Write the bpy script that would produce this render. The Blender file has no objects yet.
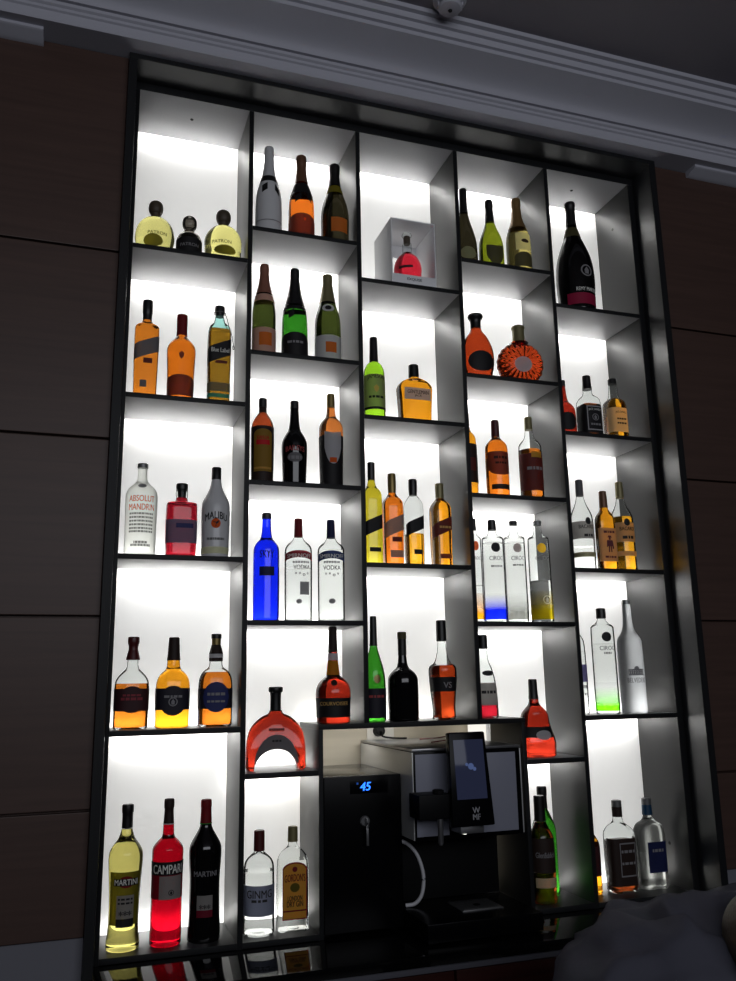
import bpy, bmesh, math, random
import numpy as np
from mathutils import Matrix, Vector
random.seed(7)
D = bpy.data
SC = bpy.context.scene
COL = SC.collection
K = 0.875            # everything below is laid out in shelf units, one unit = 0.875 m; rescaled at the end

# ------------------------------------------------------------------ materials
MATS = {}
def srgb(c):
    return tuple(((v/255)/12.92 if v/255 <= .04045 else ((v/255+.055)/1.055)**2.4) for v in c) + (1.0,)
def new_mat(name):
    m = D.materials.new(name); m.use_nodes = True
    nt = m.node_tree; nt.nodes.clear()
    out = nt.nodes.new('ShaderNodeOutputMaterial')
    return m, nt, out
def pbr(name, rgb, rough=.5, metal=0., spec=.5, trans=0., ior=1.45, bump=None, var=0.0):
    m, nt, out = new_mat(name)
    b = nt.nodes.new('ShaderNodeBsdfPrincipled')
    b.inputs['Base Color'].default_value = srgb(rgb)
    b.inputs['Roughness'].default_value = rough
    b.inputs['Metallic'].default_value = metal
    b.inputs['Specular IOR Level'].default_value = spec
    b.inputs['Transmission Weight'].default_value = trans
    b.inputs['IOR'].default_value = ior
    if bump or var:
        tc = nt.nodes.new('ShaderNodeTexCoord'); nz = nt.nodes.new('ShaderNodeTexNoise')
        nz.inputs['Scale'].default_value = bump[0] if bump else 30
        nz.inputs['Detail'].default_value = 4
        nt.links.new(tc.outputs['Object'], nz.inputs['Vector'])
        if bump:
            bp = nt.nodes.new('ShaderNodeBump'); bp.inputs['Strength'].default_value = bump[1]
            bp.inputs['Distance'].default_value = bump[2] if len(bump) > 2 else .002
            nt.links.new(nz.outputs['Fac'], bp.inputs['Height']); nt.links.new(bp.outputs['Normal'], b.inputs['Normal'])
        if var:
            mx = nt.nodes.new('ShaderNodeMix'); mx.data_type = 'RGBA'
            c = srgb(rgb); mx.inputs['A'].default_value = c
            mx.inputs['B'].default_value = tuple(v*(1-var) for v in c[:3]) + (1,)
            nt.links.new(nz.outputs['Fac'], mx.inputs['Factor']); nt.links.new(mx.outputs['Result'], b.inputs['Base Color'])
    nt.links.new(b.outputs[0], out.inputs[0])
    return m
def paper(name, rgb, tl=.22, rough=.6):
    rgb = tuple(min(255, v*1.12+6) for v in rgb); tl = min(.75, tl*1.7)
    """printed label: opaque paper that lets a little light through"""
    m, nt, out = new_mat(name)
    b = nt.nodes.new('ShaderNodeBsdfPrincipled'); b.inputs['Base Color'].default_value = srgb(rgb)
    b.inputs['Roughness'].default_value = rough; b.inputs['Specular IOR Level'].default_value = .3
    t = nt.nodes.new('ShaderNodeBsdfTranslucent'); t.inputs['Color'].default_value = srgb(rgb)
    mx = nt.nodes.new('ShaderNodeMixShader'); mx.inputs[0].default_value = tl
    nt.links.new(b.outputs[0], mx.inputs[1]); nt.links.new(t.outputs[0], mx.inputs[2]); nt.links.new(mx.outputs[0], out.inputs[0])
    return m
def thin(name, rgb, rough=.03, ior=1.5, tint_print=None):
    """thin clear glass wall"""
    m, nt, out = new_mat(name)
    t = nt.nodes.new('ShaderNodeBsdfTransparent'); t.inputs[0].default_value = srgb(rgb)
    g = nt.nodes.new('ShaderNodeBsdfGlossy'); g.inputs['Roughness'].default_value = rough
    g.inputs['Color'].default_value = (.9, .9, .9, 1)
    f = nt.nodes.new('ShaderNodeFresnel'); f.inputs[0].default_value = ior
    mx = nt.nodes.new('ShaderNodeMixShader')
    nt.links.new(f.outputs[0], mx.inputs[0]); nt.links.new(t.outputs[0], mx.inputs[1]); nt.links.new(g.outputs[0], mx.inputs[2])
    nt.links.new(mx.outputs[0], out.inputs[0])
    return m
def glow(name, rgb, strength):
    m, nt, out = new_mat(name)
    e = nt.nodes.new('ShaderNodeEmission'); e.inputs[0].default_value = srgb(rgb); e.inputs[1].default_value = strength
    nt.links.new(e.outputs[0], out.inputs[0]); return m
def base_print(name, rgb, z0, z1):
    """colour printed on the foot of a clear bottle, fading out upwards (the print's own fade)"""
    m, nt, out = new_mat(name)
    t = nt.nodes.new('ShaderNodeBsdfTransparent'); t.inputs[0].default_value = (.95, .95, .95, 1)
    p = nt.nodes.new('ShaderNodeBsdfTranslucent'); p.inputs[0].default_value = srgb(rgb)
    tt = nt.nodes.new('ShaderNodeBsdfTransparent'); tt.inputs[0].default_value = srgb(rgb)
    pm = nt.nodes.new('ShaderNodeMixShader'); pm.inputs[0].default_value = .6
    nt.links.new(p.outputs[0], pm.inputs[1]); nt.links.new(tt.outputs[0], pm.inputs[2])
    tc = nt.nodes.new('ShaderNodeTexCoord'); sx = nt.nodes.new('ShaderNodeSeparateXYZ')
    mr = nt.nodes.new('ShaderNodeMapRange'); mr.inputs[1].default_value = z0*K; mr.inputs[2].default_value = z1*K
    mr.inputs[3].default_value = 1; mr.inputs[4].default_value = 0
    mx = nt.nodes.new('ShaderNodeMixShader')
    nt.links.new(tc.outputs['Object'], sx.inputs[0]); nt.links.new(sx.outputs['Z'], mr.inputs[0])
    nt.links.new(mr.outputs[0], mx.inputs[0]); nt.links.new(t.outputs[0], mx.inputs[1]); nt.links.new(pm.outputs[0], mx.inputs[2])
    nt.links.new(mx.outputs[0], out.inputs[0]); return m
def liquid(rgb, ior=1.45, rough=.0): return dict(rgb=rgb, ior=ior, rough=rough)
LIQ = dict(
    tequila=liquid((232, 226, 140)), smoke_clear=liquid((190, 186, 178)), amber=liquid((216, 126, 36)),
    amber_orange=liquid((218, 114, 26)), amber_gold=liquid((224, 148, 28)), amber_dark=liquid((190, 110, 50)),
    whisky_amber=liquid((212, 118, 34)), whisky_gold=liquid((255, 180, 40)), whisky_dark=liquid((120, 60, 25)),
    honey=liquid((255, 176, 40)), frost_white=liquid((232, 234, 228), 1.3, .35), frost_grey=liquid((214, 217, 220), 1.3, .4),
    frost_clear=liquid((225, 228, 224), 1.3, .22), red=liquid((142, 20, 34)), red_flask=liquid((190, 36, 52)), vermouth=liquid((226, 216, 120)),
    campari=liquid((176, 6, 26)), water=liquid((254, 254, 253), 1.10), orange_rose=liquid((250, 126, 36), 1.4, .1),
    champ_black=liquid((44, 40, 26)), champ_olive=liquid((60, 70, 28)), champ_green=liquid((48, 132, 32)),
    champ_yellow=liquid((124, 136, 28)), champ_gold=liquid((206, 190, 110), 1.3, .2), coffee_red=liquid((150, 62, 30)),
    cobalt=liquid((16, 36, 236)), cognac_red=liquid((134, 32, 18)), cognac_orange=liquid((164, 56, 22)),
    lime=liquid((150, 210, 40)), green_gold=liquid((190, 176, 40)), dark_malt=liquid((120, 52, 20)))
def getmat(k):
    if k in MATS: return MATS[k]
    if k in LIQ:
        q = LIQ[k]; m = pbr(k, q['rgb'], q['rough'], trans=1., ior=q['ior'])
    elif k in PAPER: m = paper(k, *PAPER[k])
    elif k in SOLID: m = pbr(k, **SOLID[k])
    else: raise KeyError(k)
    MATS[k] = m; return m
PAPER = dict(olive=((110, 104, 36), .4), turquoise=((70, 180, 170), .5), black=((16, 15, 17), .02), charcoal=((92, 90, 92), .1), maroon=((88, 34, 30), .2),
    brown_label=((112, 62, 50), .3), black_label=((24, 22, 32), .05), maroon_black=((50, 22, 26), .1), olive_grey=((120, 116, 90), .3),
    orange_print=((214, 92, 24), .3), grey_print=((128, 126, 128), .15), grey_fine=((120, 120, 118), .3), lilac_grey=((116, 106, 130), .25),
    navy=((34, 40, 88), .1), navy_dark=((16, 22, 60), .08), cream_glow=((236, 226, 196), .5), black_print=((26, 24, 26), .0), white_print=((225, 222, 216), .2),
    brown_black=((34, 22, 18), .05), grey_label=((140, 136, 132), .25), dark_red=((110, 20, 24), .2), red_label=((120, 18, 40), .3),
    mustard=((130, 118, 30), .3), orange_brown=((206, 108, 36), .25), pink_label=((206, 158, 140), .25), white_label=((214, 212, 214), .3),
    gold_label=((170, 130, 50), .35), gold_bright=((220, 180, 90), .4), red_print=((190, 24, 30), .2), dull_red=((150, 60, 60), .1), silver_label=((176, 174, 176), .2),
    banner_red=((120, 34, 40), .15), banner_blue=((40, 52, 92), .15), gold_print=((200, 160, 90), .2), blue_grey=((104, 108, 126), .25),
    yellow_label=((214, 160, 56), .3), olive_label=((150, 150, 110), .3), olive_black=((70, 66, 40), .15), dot_orange=((216, 96, 50), .3),
    dot_black=((22, 24, 26), .02), dot_grey=((160, 148, 146), .3), dot_yellow=((226, 172, 40), .35), wine_red=((150, 24, 60), .2),
    cream_label=((224, 204, 164), .35), tan_label=((190, 160, 120), .3), plum_print=((84, 44, 56), .1), violet_label=((110, 104, 150), .3),
    maroon_print=((124, 40, 50), .1), black_ribbon=((14, 13, 14), .02), green_glow=((40, 190, 80), .5), amber_foil=((240, 170, 50), .5))
SOLID = dict(cork_dark=dict(rgb=(72, 62, 48), rough=.5), black_plastic=dict(rgb=(22, 21, 22), rough=.35), dark_red=dict(rgb=(96, 20, 22), rough=.35),
    grey_metal=dict(rgb=(130, 130, 130), rough=.35, metal=.6), burgundy=dict(rgb=(76, 26, 26), rough=.35), gold_dark=dict(rgb=(130, 112, 66), rough=.35, metal=.5),
    white_foil=dict(rgb=(196, 196, 198), rough=.45), brown_foil=dict(rgb=(110, 76, 56), rough=.4, metal=.2), black_foil=dict(rgb=(24, 23, 24), rough=.4),
    copper_foil=dict(rgb=(150, 100, 82), rough=.4, metal=.3), olive_foil=dict(rgb=(128, 120, 84), rough=.4, metal=.3), bronze_foil=dict(rgb=(128, 100, 60), rough=.4, metal=.3),
    blue_cap=dict(rgb=(20, 60, 90), rough=.4), olive_black=dict(rgb=(40, 46, 28), rough=.4), black_glass=dict(rgb=(10, 9, 10), rough=.06, spec=.7),
    white_glass=dict(rgb=(205, 205, 206), rough=.25), navy_dark=dict(rgb=(20, 28, 60), rough=.35), white_label=dict(rgb=(214, 212, 214), rough=.5),
    charcoal=dict(rgb=(70, 68, 66), rough=.4), brown_black=dict(rgb=(36, 24, 20), rough=.4), amber_foil=dict(rgb=(236, 160, 40), rough=.3))
for k, c, a, b in (('base_orange', (255, 170, 30), .03, .12), ('base_blue', (20, 40, 250), .045, .10), ('base_grey', (150, 150, 146), .03, .10), ('base_yellow', (240, 210, 30), .045, .13), ('base_green', (110, 230, 20), .03, .10)):
    MATS[k] = base_print(k, c, a, b)
MATS['clear_thin'] = thin('clear_thin', (245, 247, 246), ior=1.13); MATS['blue_clear'] = thin('blue_clear', (206, 238, 234), ior=1.2); MATS['stopper_glass'] = thin('stopper_glass', (150, 146, 140), .1)

# ------------------------------------------------------------------ object helpers
def link(o, parent=None):
    COL.objects.link(o)
    if parent is not None: o.parent = parent
    return o
def thing(name, label, cat, loc=(0, 0, 0), group=None):
    o = D.objects.new(name, None); o.location = loc; o.empty_display_size = .05
    o['label'] = label; o['category'] = cat
    if group: o['group'] = group
    return link(o)
def tag(o, label, cat, group=None):
    o['label'] = label; o['category'] = cat
    if group: o['group'] = group
    return o
def finish(name, bm, m, parent=None, smooth=True, loc=None):
    me = D.meshes.new(name)
    bmesh.ops.recalc_face_normals(bm, faces=bm.faces)
    bm.to_mesh(me); bm.free()
    if smooth:
        for p in me.polygons: p.use_smooth = True
        try: me.set_sharp_from_angle(angle=math.radians(38))
        except Exception: pass
    for mm in (m if isinstance(m, (list, tuple)) else [m]): me.materials.append(mm)
    o = D.objects.new(name, me)
    if loc is not None: o.location = loc
    return link(o, parent)
def add_box(bm, x0, x1, y0, y1, z0, z1, bev=0., mi=0):
    r = bmesh.ops.create_cube(bm, size=1.)
    vs = r['verts']
    for v in vs:
        v.co = Vector(((x0+x1)/2 + v.co.x*(x1-x0), (y0+y1)/2 + v.co.y*(y1-y0), (z0+z1)/2 + v.co.z*(z1-z0)))
    fs = list({f for v in vs for f in v.link_faces})
    for f in fs: f.material_index = mi
    if bev:
        es = list({e for v in vs for e in v.link_edges})
        bmesh.ops.bevel(bm, geom=es, offset=bev, segments=2, profile=.6, affect='EDGES')
def box(name, x0, x1, y0, y1, z0, z1, m, parent=None, bev=.0012):
    bm = bmesh.new(); add_box(bm, x0, x1, y0, y1, z0, z1, bev)
    return finish(name, bm, m, parent)
def add_tube(bm, pts, rad, seg=10, cap=True):
    pts = [Vector(p) for p in pts]; rings = []
    up = Vector((0, 0, 1))
    for i, p in enumerate(pts):
        d = (pts[min(i+1, len(pts)-1)] - pts[max(i-1, 0)]).normalized()
        a = d.cross(up)
        if a.length < 1e-3: a = d.cross(Vector((1, 0, 0)))
        a.normalize(); b = a.cross(d)
        r = rad[i] if isinstance(rad, (list, tuple)) else rad
        rings.append([bm.verts.new(p + (a*math.cos(t) + b*math.sin(t))*r) for t in (2*math.pi*j/seg for j in range(seg))])
    for A, B in zip(rings, rings[1:]):
        for j in range(seg): bm.faces.new((A[j], A[(j+1) % seg], B[(j+1) % seg], B[j]))
    if cap: bm.faces.new(rings[0]); bm.faces.new(rings[-1])
def smooth_path(pts, n=6):
    pts = [Vector(p) for p in pts]; out = []
    P = [pts[0]] + pts + [pts[-1]]
    for i in range(1, len(P)-2):
        for k in range(n):
            t = k/n; a, b, c, d = P[i-1:i+3]
            out.append(.5*((2*b) + (c-a)*t + (2*a-5*b+4*c-d)*t*t + (3*b-a-3*c+d)*t**3))
    out.append(pts[-1]); return out
def add_lathe(bm, prof, seg=24, cx=0, cy=0):
    rings = []
    for z, r in prof:
        if r < 1e-5: rings.append([bm.verts.new((cx, cy, z))])
        else: rings.append([bm.verts.new((cx+r*math.cos(2*math.pi*j/seg), cy+r*math.sin(2*math.pi*j/seg), z)) for j in range(seg)])
    for A, B in zip(rings, rings[1:]):
        for j in range(seg):
            k = (j+1) % seg
            if len(A) == 1 and len(B) == 1: continue
            if len(A) == 1: bm.faces.new((A[0], B[k], B[j]))
            elif len(B) == 1: bm.faces.new((A[j], A[k], B[0]))
            else: bm.faces.new((A[j], A[k], B[k], B[j]))
    if len(rings[0]) > 1: bm.faces.new(rings[0])
    if len(rings[-1]) > 1: bm.faces.new(rings[-1])

# ------------------------------------------------------------------ flat lettering and marks (2-D triangles, unit height, centred)
GLYPH = {}
def glyph(s):
    if s in GLYPH: return GLYPH[s]
    if s[0] == '-':                                         # a line of fine print
        rnd = random.Random(len(s)); V, F = [], []; x = 0
        while x < len(s):
            w = rnd.choice((1.2, 2.2, 3.1)); b = len(V)
            V += [(x, -.5), (x+w, -.5), (x+w, .5), (x, .5)]; F += [(b, b+1, b+2), (b, b+2, b+3)]; x += w+.6
        m = max(v[0] for v in V)/2
        V = [((v[0]-m)*.45, v[1]*.8) for v in V]
    elif s in 'oO@':
        V, F = [], []; n = 28
        for i in range(n):
            t = 2*math.pi*i/n; c = (math.cos(t)*.5, math.sin(t)*.5)
            V += [c, (c[0]*.78, c[1]*.78)]
        for i in range(n):
            a, b = 2*i, 2*((i+1) % n); F += [(a, b, b+1), (a, b+1, a+1)]
        b = len(V)
        V += [(-.16, -.3), (.16, -.3), (.2, .05), (0, .32), (-.2, .05)]; F += [(b, b+1, b+2), (b, b+2, b+4), (b+4, b+2, b+3)]
    elif s == 'ARCADE':
        V, F = [], []
        def q(x0, x1, y0, y1):
            b = len(V); V.extend([(x0, y0), (x1, y0), (x1, y1), (x0, y1)]); F.extend([(b, b+1, b+2), (b, b+2, b+3)])
        for i in range(9): q(-2+i*.47, -1.85+i*.47, -.5, .1)
        for i in range(9): q(-1.95+i*.47, -1.7+i*.47, .22, .38)
    elif s == 'PALM':
        V, F = [], []
        def tri(*p): b = len(V); V.extend(p); F.append((b, b+1, b+2))
        tri((-.04, -.5), (.06, -.5), (.05, .1)); tri((-.04, -.5), (.05, .1), (0, .1))
        for a in (-160, -125, -60, -20, 20, 160):
            t = math.radians(a); c, d = math.cos(t), math.sin(t)
            tri((.02, .1), (.02+.45*c-.1*d, .18+.3*d+.1*abs(c)), (.02+.3*c+.1*d, .1+.3*d-.05*c))
    elif s == 'FIGURE':                                     # a plain standing figure with hat and cloak
        V, F = [], []
        def q(x0, x1, x2, x3, y0, y1):
            b = len(V); V.extend([(x0, y0), (x1, y0), (x3, y1), (x2, y1)]); F.extend([(b, b+1, b+2), (b, b+2, b+3)])
        q(-.16, -.05, -.14, -.02, -.5, -.15); q(.05, .16, .02, .14, -.5, -.15); q(-.2, .2, -.22, .22, -.15, .22)
        q(-.3, -.2, -.26, -.16, -.2, .2); q(.2, .34, .16, .26, -.3, .2); q(-.09, .09, -.08, .08, .24, .38); q(-.2, .2, -.1, .1, .38, .5)
    elif s == 'CREST':
        V, F = [(-.3, .2), (0, .5), (.3, .2), (.22, -.2), (0, -.5), (-.22, -.2)], [(0, 5, 1), (5, 4, 3), (5, 3, 1), (1, 3, 2)]
    else:
        cu = D.curves.new('t', 'FONT'); cu.body = s; cu.size = 1; cu.resolution_u = 3
        ob = D.objects.new('t', cu); COL.objects.link(ob)
        bpy.context.view_layer.update()
        me = D.meshes.new_from_object(ob.evaluated_get(bpy.context.evaluated_depsgraph_get()))
        bm = bmesh.new(); bm.from_mesh(me); bmesh.ops.triangulate(bm, faces=bm.faces); bm.verts.ensure_lookup_table()
        V = [(v.co.x, v.co.y) for v in bm.verts]; F = [tuple(v.index for v in f.verts) for f in bm.faces]
        bm.free(); D.objects.remove(ob); D.curves.remove(cu); D.meshes.remove(me)
        x0, x1 = min(v[0] for v in V), max(v[0] for v in V); y0, y1 = min(v[1] for v in V), max(v[1] for v in V)
        h = max(y1-y0, 1e-3); n0 = len(V)
        V += [(v[0]+.035, v[1]+.004) for v in V]; F += [tuple(i+n0 for i in f) for f in F]   # bolder strokes
        V = [((v[0]-(x0+x1)/2)/h, (v[1]-(y0+y1)/2)/h) for v in V]
    GLYPH[s] = (V, F); return V, F

# ------------------------------------------------------------------ bottles
def refine(pf, n=2):
    p = [tuple(q) for q in pf]
    for _ in range(n):
        o = [p[0]]
        for a, b in zip(p, p[1:]):
            if abs(a[0]-b[0]) + abs(a[1]-b[1]) < .004: o += [((a[0]+b[0])/2, (a[1]+b[1])/2)]; continue
            o += [(a[0]*.75+b[0]*.25, a[1]*.75+b[1]*.25), (a[0]*.25+b[0]*.75, a[1]*.25+b[1]*.75)]
        o.append(p[-1]); p = o
    return p
class Shape:
    """turned or squared bottle outline: radius by height, squareness n, depth ratio dr"""
    def __init__(s, b):
        s.pf = refine(b['pf']); s.n, s.dr = b['n'], b['dr']
        s.R = max(r for _, r in s.pf); s.zs = [z for z, _ in s.pf][::-1]; s.rs = [r for _, r in s.pf][::-1]
        s.c = {}
    def r(s, z): return float(np.interp(z, s.zs, s.rs))
    def par(s, r):
        k = min(1., max(0., (r/s.R-.5)/.4)); k = k*k*(3-2*k)
        return 2+(s.n-2)*k, 1+(s.dr-1)*k
    def pt(s, phi, z, off=0., r=None):
        r = s.r(z) if r is None else r
        n, d = s.par(r)
        sx, cx = math.sin(phi), math.cos(phi)
        f = (abs(sx)**n + abs(cx)**n)**(-1/n)
        return Vector(((r*f*sx + off*sx), -(r*d*f*cx + off*cx), z))
    def tab(s, z):
        k = round(z, 3)
        if k not in s.c:
            ph = np.linspace(-2.4, 2.4, 121); P = [s.pt(a, z) for a in ph]
            L = np.concatenate([[0], np.cumsum([(b-a).length for a, b in zip(P, P[1:])])]); L -= L[60]
            s.c[k] = (L, ph)
        return s.c[k]
    def on(s, u, z, off):
        L, ph = s.tab(z)
        return s.pt(float(np.interp(u, L, ph)), z, off)
def ring_mesh(bm, shape, levels, seg=40, off=0., closed=True):
    rings = []
    for z, r in levels:
        if r < 1e-5: rings.append([bm.verts.new((0, 0, z))])
        else: rings.append([bm.verts.new(shape.pt(2*math.pi*j/seg, z, 0, r)) for j in range(seg)])
    for A, B in zip(rings, rings[1:]):
        for j in range(seg):
            k = (j+1) % seg
            if len(A) == 1: bm.faces.new((A[0], B[k], B[j]))
            elif len(B) == 1: bm.faces.new((A[j], A[k], B[0]))
            else: bm.faces.new((A[j], A[k], B[k], B[j]))
    if closed:
        for R in (rings[0], rings[-1]):
            if len(R) > 1: bm.faces.new(R)
def arch_decanter(bm, b, inset=0.):
    """wide arch-shaped decanter on two feet: outline with the arch cut out of the foot, given its real depth"""
    pf = refine(b['pf']); R = max(r for _, r in pf); top = pf[0][0]
    half = [(0., top), (pf[0][1]*.6, top)] + [(r, z) for z, r in pf if z > .004] + [(R*.985, .004), (R*.93, 0.)]
    full = [(-x, z) for x, z in half[::-1]] + half[1:]
    P = np.array(full); L = np.concatenate([[0], np.cumsum(np.hypot(*np.diff(P, axis=0).T))])
    N, KK = 72, 10; u = np.linspace(0, L[-1], N+1)
    B = np.stack([np.interp(u, L, P[:, 0]), np.interp(u, L, P[:, 1])], 1)
    ang = np.pi*(1-np.arange(N+1)/N); A = np.stack([.70*R*np.cos(ang), .066*np.sin(ang)], 1)
    g = {}
    for sd in (-1, 1):
        for i in range(N+1):
            for k in range(KK+1):
                t = k/KK; x, z = A[i]*(1-t)+B[i]*t
                wd = .043*(1-.5*min(1., max(0., (z-.07)/.1)))
                y = sd*wd*(1-.62*abs(2*t-1)**5)
                g[sd, i, k] = bm.verts.new((x, y, z))
        for i in range(N):
            for k in range(KK): bm.faces.new((g[sd, i, k], g[sd, i+1, k], g[sd, i+1, k+1], g[sd, i, k+1]))
    for i in range(N):
        for k in (0, KK): bm.faces.new((g[-1, i, k], g[-1, i+1, k], g[1, i+1, k], g[1, i, k]))
    for i in (0, N):
        for k in range(KK): bm.faces.new((g[-1, i, k], g[-1, i, k+1], g[1, i, k+1], g[1, i, k]))
def label_patch(bm, shape, kind, z0, z1, w, s0, slope, off):
    ns, nz = (20, 6) if kind != 'frame' else (20, 24); g = []
    for i in range(ns+1):
        u = -1+2*i/ns; a, c = z0, z1
        h = z1-z0
        if kind == 'oval': m = math.sqrt(max(0, 1-u*u)); a, c = (z0+z1)/2-h/2*m, (z0+z1)/2+h/2*m
        elif kind == 'arch': c = z1-min(h*.35, w*.55)*(1-math.sqrt(max(0, 1-u*u*.98)))
        elif kind == 'shield': a = z0+h*.5*abs(u)**2.5; c = z1-h*.06*(1-abs(u))
        elif kind == 'banner': d = h*.45*u*u; a, c = z0-d+h*.2, z1-d+h*.2
        a += slope*u*w; c += slope*u*w
        g.append([bm.verts.new(shape.on(s0+u*w, a+(c-a)*j/nz, off)) for j in range(nz+1)])
    if kind == 'frame':
        e = .12
        keep = lambda i, j: i < 1 or i >= ns-1 or j < 1 or j >= nz-1
    else: keep = lambda i, j: True
    for i in range(ns):
        for j in range(nz):
            if keep(i, j): bm.faces.new((g[i][j], g[i+1][j], g[i+1][j+1], g[i][j+1]))
def letter_mesh(bm, shape, s, zc, h, maxw, s0, arc, off):
    V, F = glyph(s); flat = not isinstance(shape, Shape)
    wd = max(v[0] for v in V)-min(v[0] for v in V); kx = min(h, maxw/max(wd, 1e-4))
    if s[0] == '-': kx = maxw/wd
    vs = []
    for x, y in V:
        X, Y = x*kx, y*h
        if arc: Y -= arc*h*1.6*((2*X/maxw)**2) - arc*h*.5
        vs.append(bm.verts.new(shape.on(s0+X, zc+Y if flat else max(zc+Y, .004), off)))
    for f in F:
        try: bm.faces.new([vs[i] for i in f])
        except ValueError: pass
FLATF = type('F', (), {'on': lambda s, u, z, off: Vector((u, -off, z))})()
def make_bottle(b):
    root = thing(b['nm'], b['lb'], 'bottle', b['p'], b['gr'])
    root.rotation_euler = (0, 0, -math.radians(b['rz']))
    sh = Shape(b); top = sh.pf[0][0]
    g = b['gl'].split(':')
    lev = sh.pf[:-1]; rb = sh.pf[-1][1]
    foot = [(.006, min(sh.r(.006), rb)), (.002, rb*.965), (0., rb*.9), (.001, rb*.72), (.006, rb*.4), (.008, 0.)]
    lev = [q for q in lev if q[0] > .008] + foot
    if b['sp'] == 'arch':
        bm = bmesh.new(); arch_decanter(bm, b); finish('glass_body', bm, getmat(g[1]), root)
        bm = bmesh.new(); R0 = sh.R; gr = []
        for i in range(25):                                 # black crescent plate above the arched foot
            t = math.radians(12+156*i/24); th = .046*math.sin(t)**.8
            gr.append([bm.verts.new((.70*R0*math.cos(t)*(1+.05*k/4), -.0434, .004+.062*math.sin(t)+th*k/4)) for k in range(5)])
        for A, B in zip(gr, gr[1:]):
            for k in range(4): bm.faces.new((A[k], B[k], B[k+1], A[k+1]))
        lb = finish('label', bm, getmat('charcoal'), root)
        for s_, zc_, h_, w_ in (('-'*9, .092, .008, .030), ('-'*16, .128, .010, .05)):
            bm = bmesh.new(); letter_mesh(bm, FLATF, s_, zc_, h_, w_, 0, 0, .0446 if zc_ < .1 else .0400); finish('fine_print', bm, getmat('black_print'), lb if zc_ < .1 else root)
    elif b['sp'] == 'rays':
        bm = bmesh.new(); zc = .0835; Rr = sh.R; seg = 176; rings = []
        for side in (-1, 1):
            for k in range(9):
                q = [0, .2, .38, .55, .7, .82, .91, .97, 1.][k] if side < 0 else [.97, .91, .82, .7, .55, .38, .2, 0, 0][k]
                if side > 0 and k == 8: continue
                y = .044*(1-q**2.6)**.55*side
                if q == 0: rings.append([bm.verts.new((0, y, zc))]); continue
                row = []
                for j in range(seg):
                    t = 2*math.pi*j/seg; fl = 1-.16*(.5+.5*math.cos(22*t))*min(1, max(0, (q-.38)/.2))
                    rr = Rr*q*(1-.025*(.5+.5*math.cos(22*t))*(q > .6)); z = zc+rr*math.sin(t)
                    row.append(bm.verts.new((rr*math.cos(t), y*fl, max(z, .0005+.004*q) if z < .004 else z)))
                rings.append(row)
        for A, B in zip(rings, rings[1:]):
            for j in range(seg):
                k = (j+1) % seg
                if len(A) == 1: bm.faces.new((A[0], B[k], B[j]))
                elif len(B) == 1: bm.faces.new((A[j], A[k], B[0]))
                else: bm.faces.new((A[j], A[k], B[k], B[j]))
        finish('glass_body', bm, getmat(g[1]), root)
        bm = bmesh.new(); ring_mesh(bm, RND, [(top+.002, sh.r(top)), (top-.02, sh.r(top)*1.05), (zc+Rr*.94, sh.r(top)*1.5)], 24); finish('neck', bm, getmat(g[1]), root)
        sh.pt = lambda phi, z, off=0., r=None: Vector((math.sin(phi)*Rr*.6, -.0455-off, z))
        sh.c = {}
    elif g[0] in 'TO':
        bm = bmesh.new(); ring_mesh(bm, sh, lev); finish('glass_body', bm, getmat(g[1]), root)
    else:
        bm = bmesh.new(); ring_mesh(bm, sh, lev, closed=False)
        finish('glass_body', bm, getmat(g[1]), root)
        fl = b['fl']; bm = bmesh.new()
        ins = lambda z: max(sh.r(z)-.0022, .004)
        zz = [fl] + [z for z, _ in sh.pf if .012 < z < fl-.001] + [.010, .006]
        L = [(z, ins(z)) for z in zz]; L[-1] = (.006, L[-2][1]*.95)
        ring_mesh(bm, sh, L); finish('liquid', bm, getmat(g[2]), root)
    for pn, m, pf in b['cp']:
        bm = bmesh.new(); q = refine(pf, 1) if len(pf) > 3 else pf
        z_lo = q[-1][0]
        wrap = z_lo < top-.02
        if not wrap: q = [(max(z, top-.001), r) for z, r in q]
        q = [(z, r+(.0007 if wrap else 0)) for z, r in q]
        if wrap: q = [(z, max(r, sh.r(z)+.0009) if z < top else r) for z, r in q]
        q = [(q[0][0], q[0][1]*.55), (q[0][0], q[0][1]*.93)] + [(q[0][0]-.0012, q[0][1])] + list(q[1:]) if q[0][0] > top+.002 else q
        ring_mesh(bm, RND, q, 28, closed=True) if not wrap else ring_mesh(bm, RND, q, 28, closed=False)
        o = finish(pn, bm, getmat(m), root)
    pats = []
    for k, (m, kind, z0, z1, w, s0, sl) in enumerate(b['ls']):
        pn = 'label'
        if ':' in m: pn, m = m.split(':'); pn = {'base': 'tinted_base', 'ribbon': 'ribbon_tail'}[pn]
        bm = bmesh.new()
        ml = (sh.tab((z0+z1)/2)[0][-1])
        label_patch(bm, sh, kind, z0, z1, min(w, ml*.98), s0, sl, .0006+.0003*k)
        pats.append((z0, z1, finish(pn, bm, getmat(m), root)))
    for k, (s, zc, h, m, mw, s0, arc) in enumerate(b['tx']):
        s = {'A': 'CREST', 'Y': 'PALM', 'S': 'CREST', 'ninnin': 'ARCADE'}.get(s, s)
        if s == 'CREST' and h > .05: s = 'FIGURE'
        bm = bmesh.new()
        letter_mesh(bm, sh, s, zc, h, mw, s0, arc, .0012+.0003*len(b['ls']))
        finish('fine_print' if s[0] == '-' else ('printed_mark' if s in ('CREST', 'PALM', 'ARCADE', 'FIGURE', 'o', 'O', '@') else 'lettering'), bm, getmat(m), ([o for a, c, o in pats if a-.003 < zc < c+.003 and o.name.startswith('label')] + [root])[0])
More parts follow.
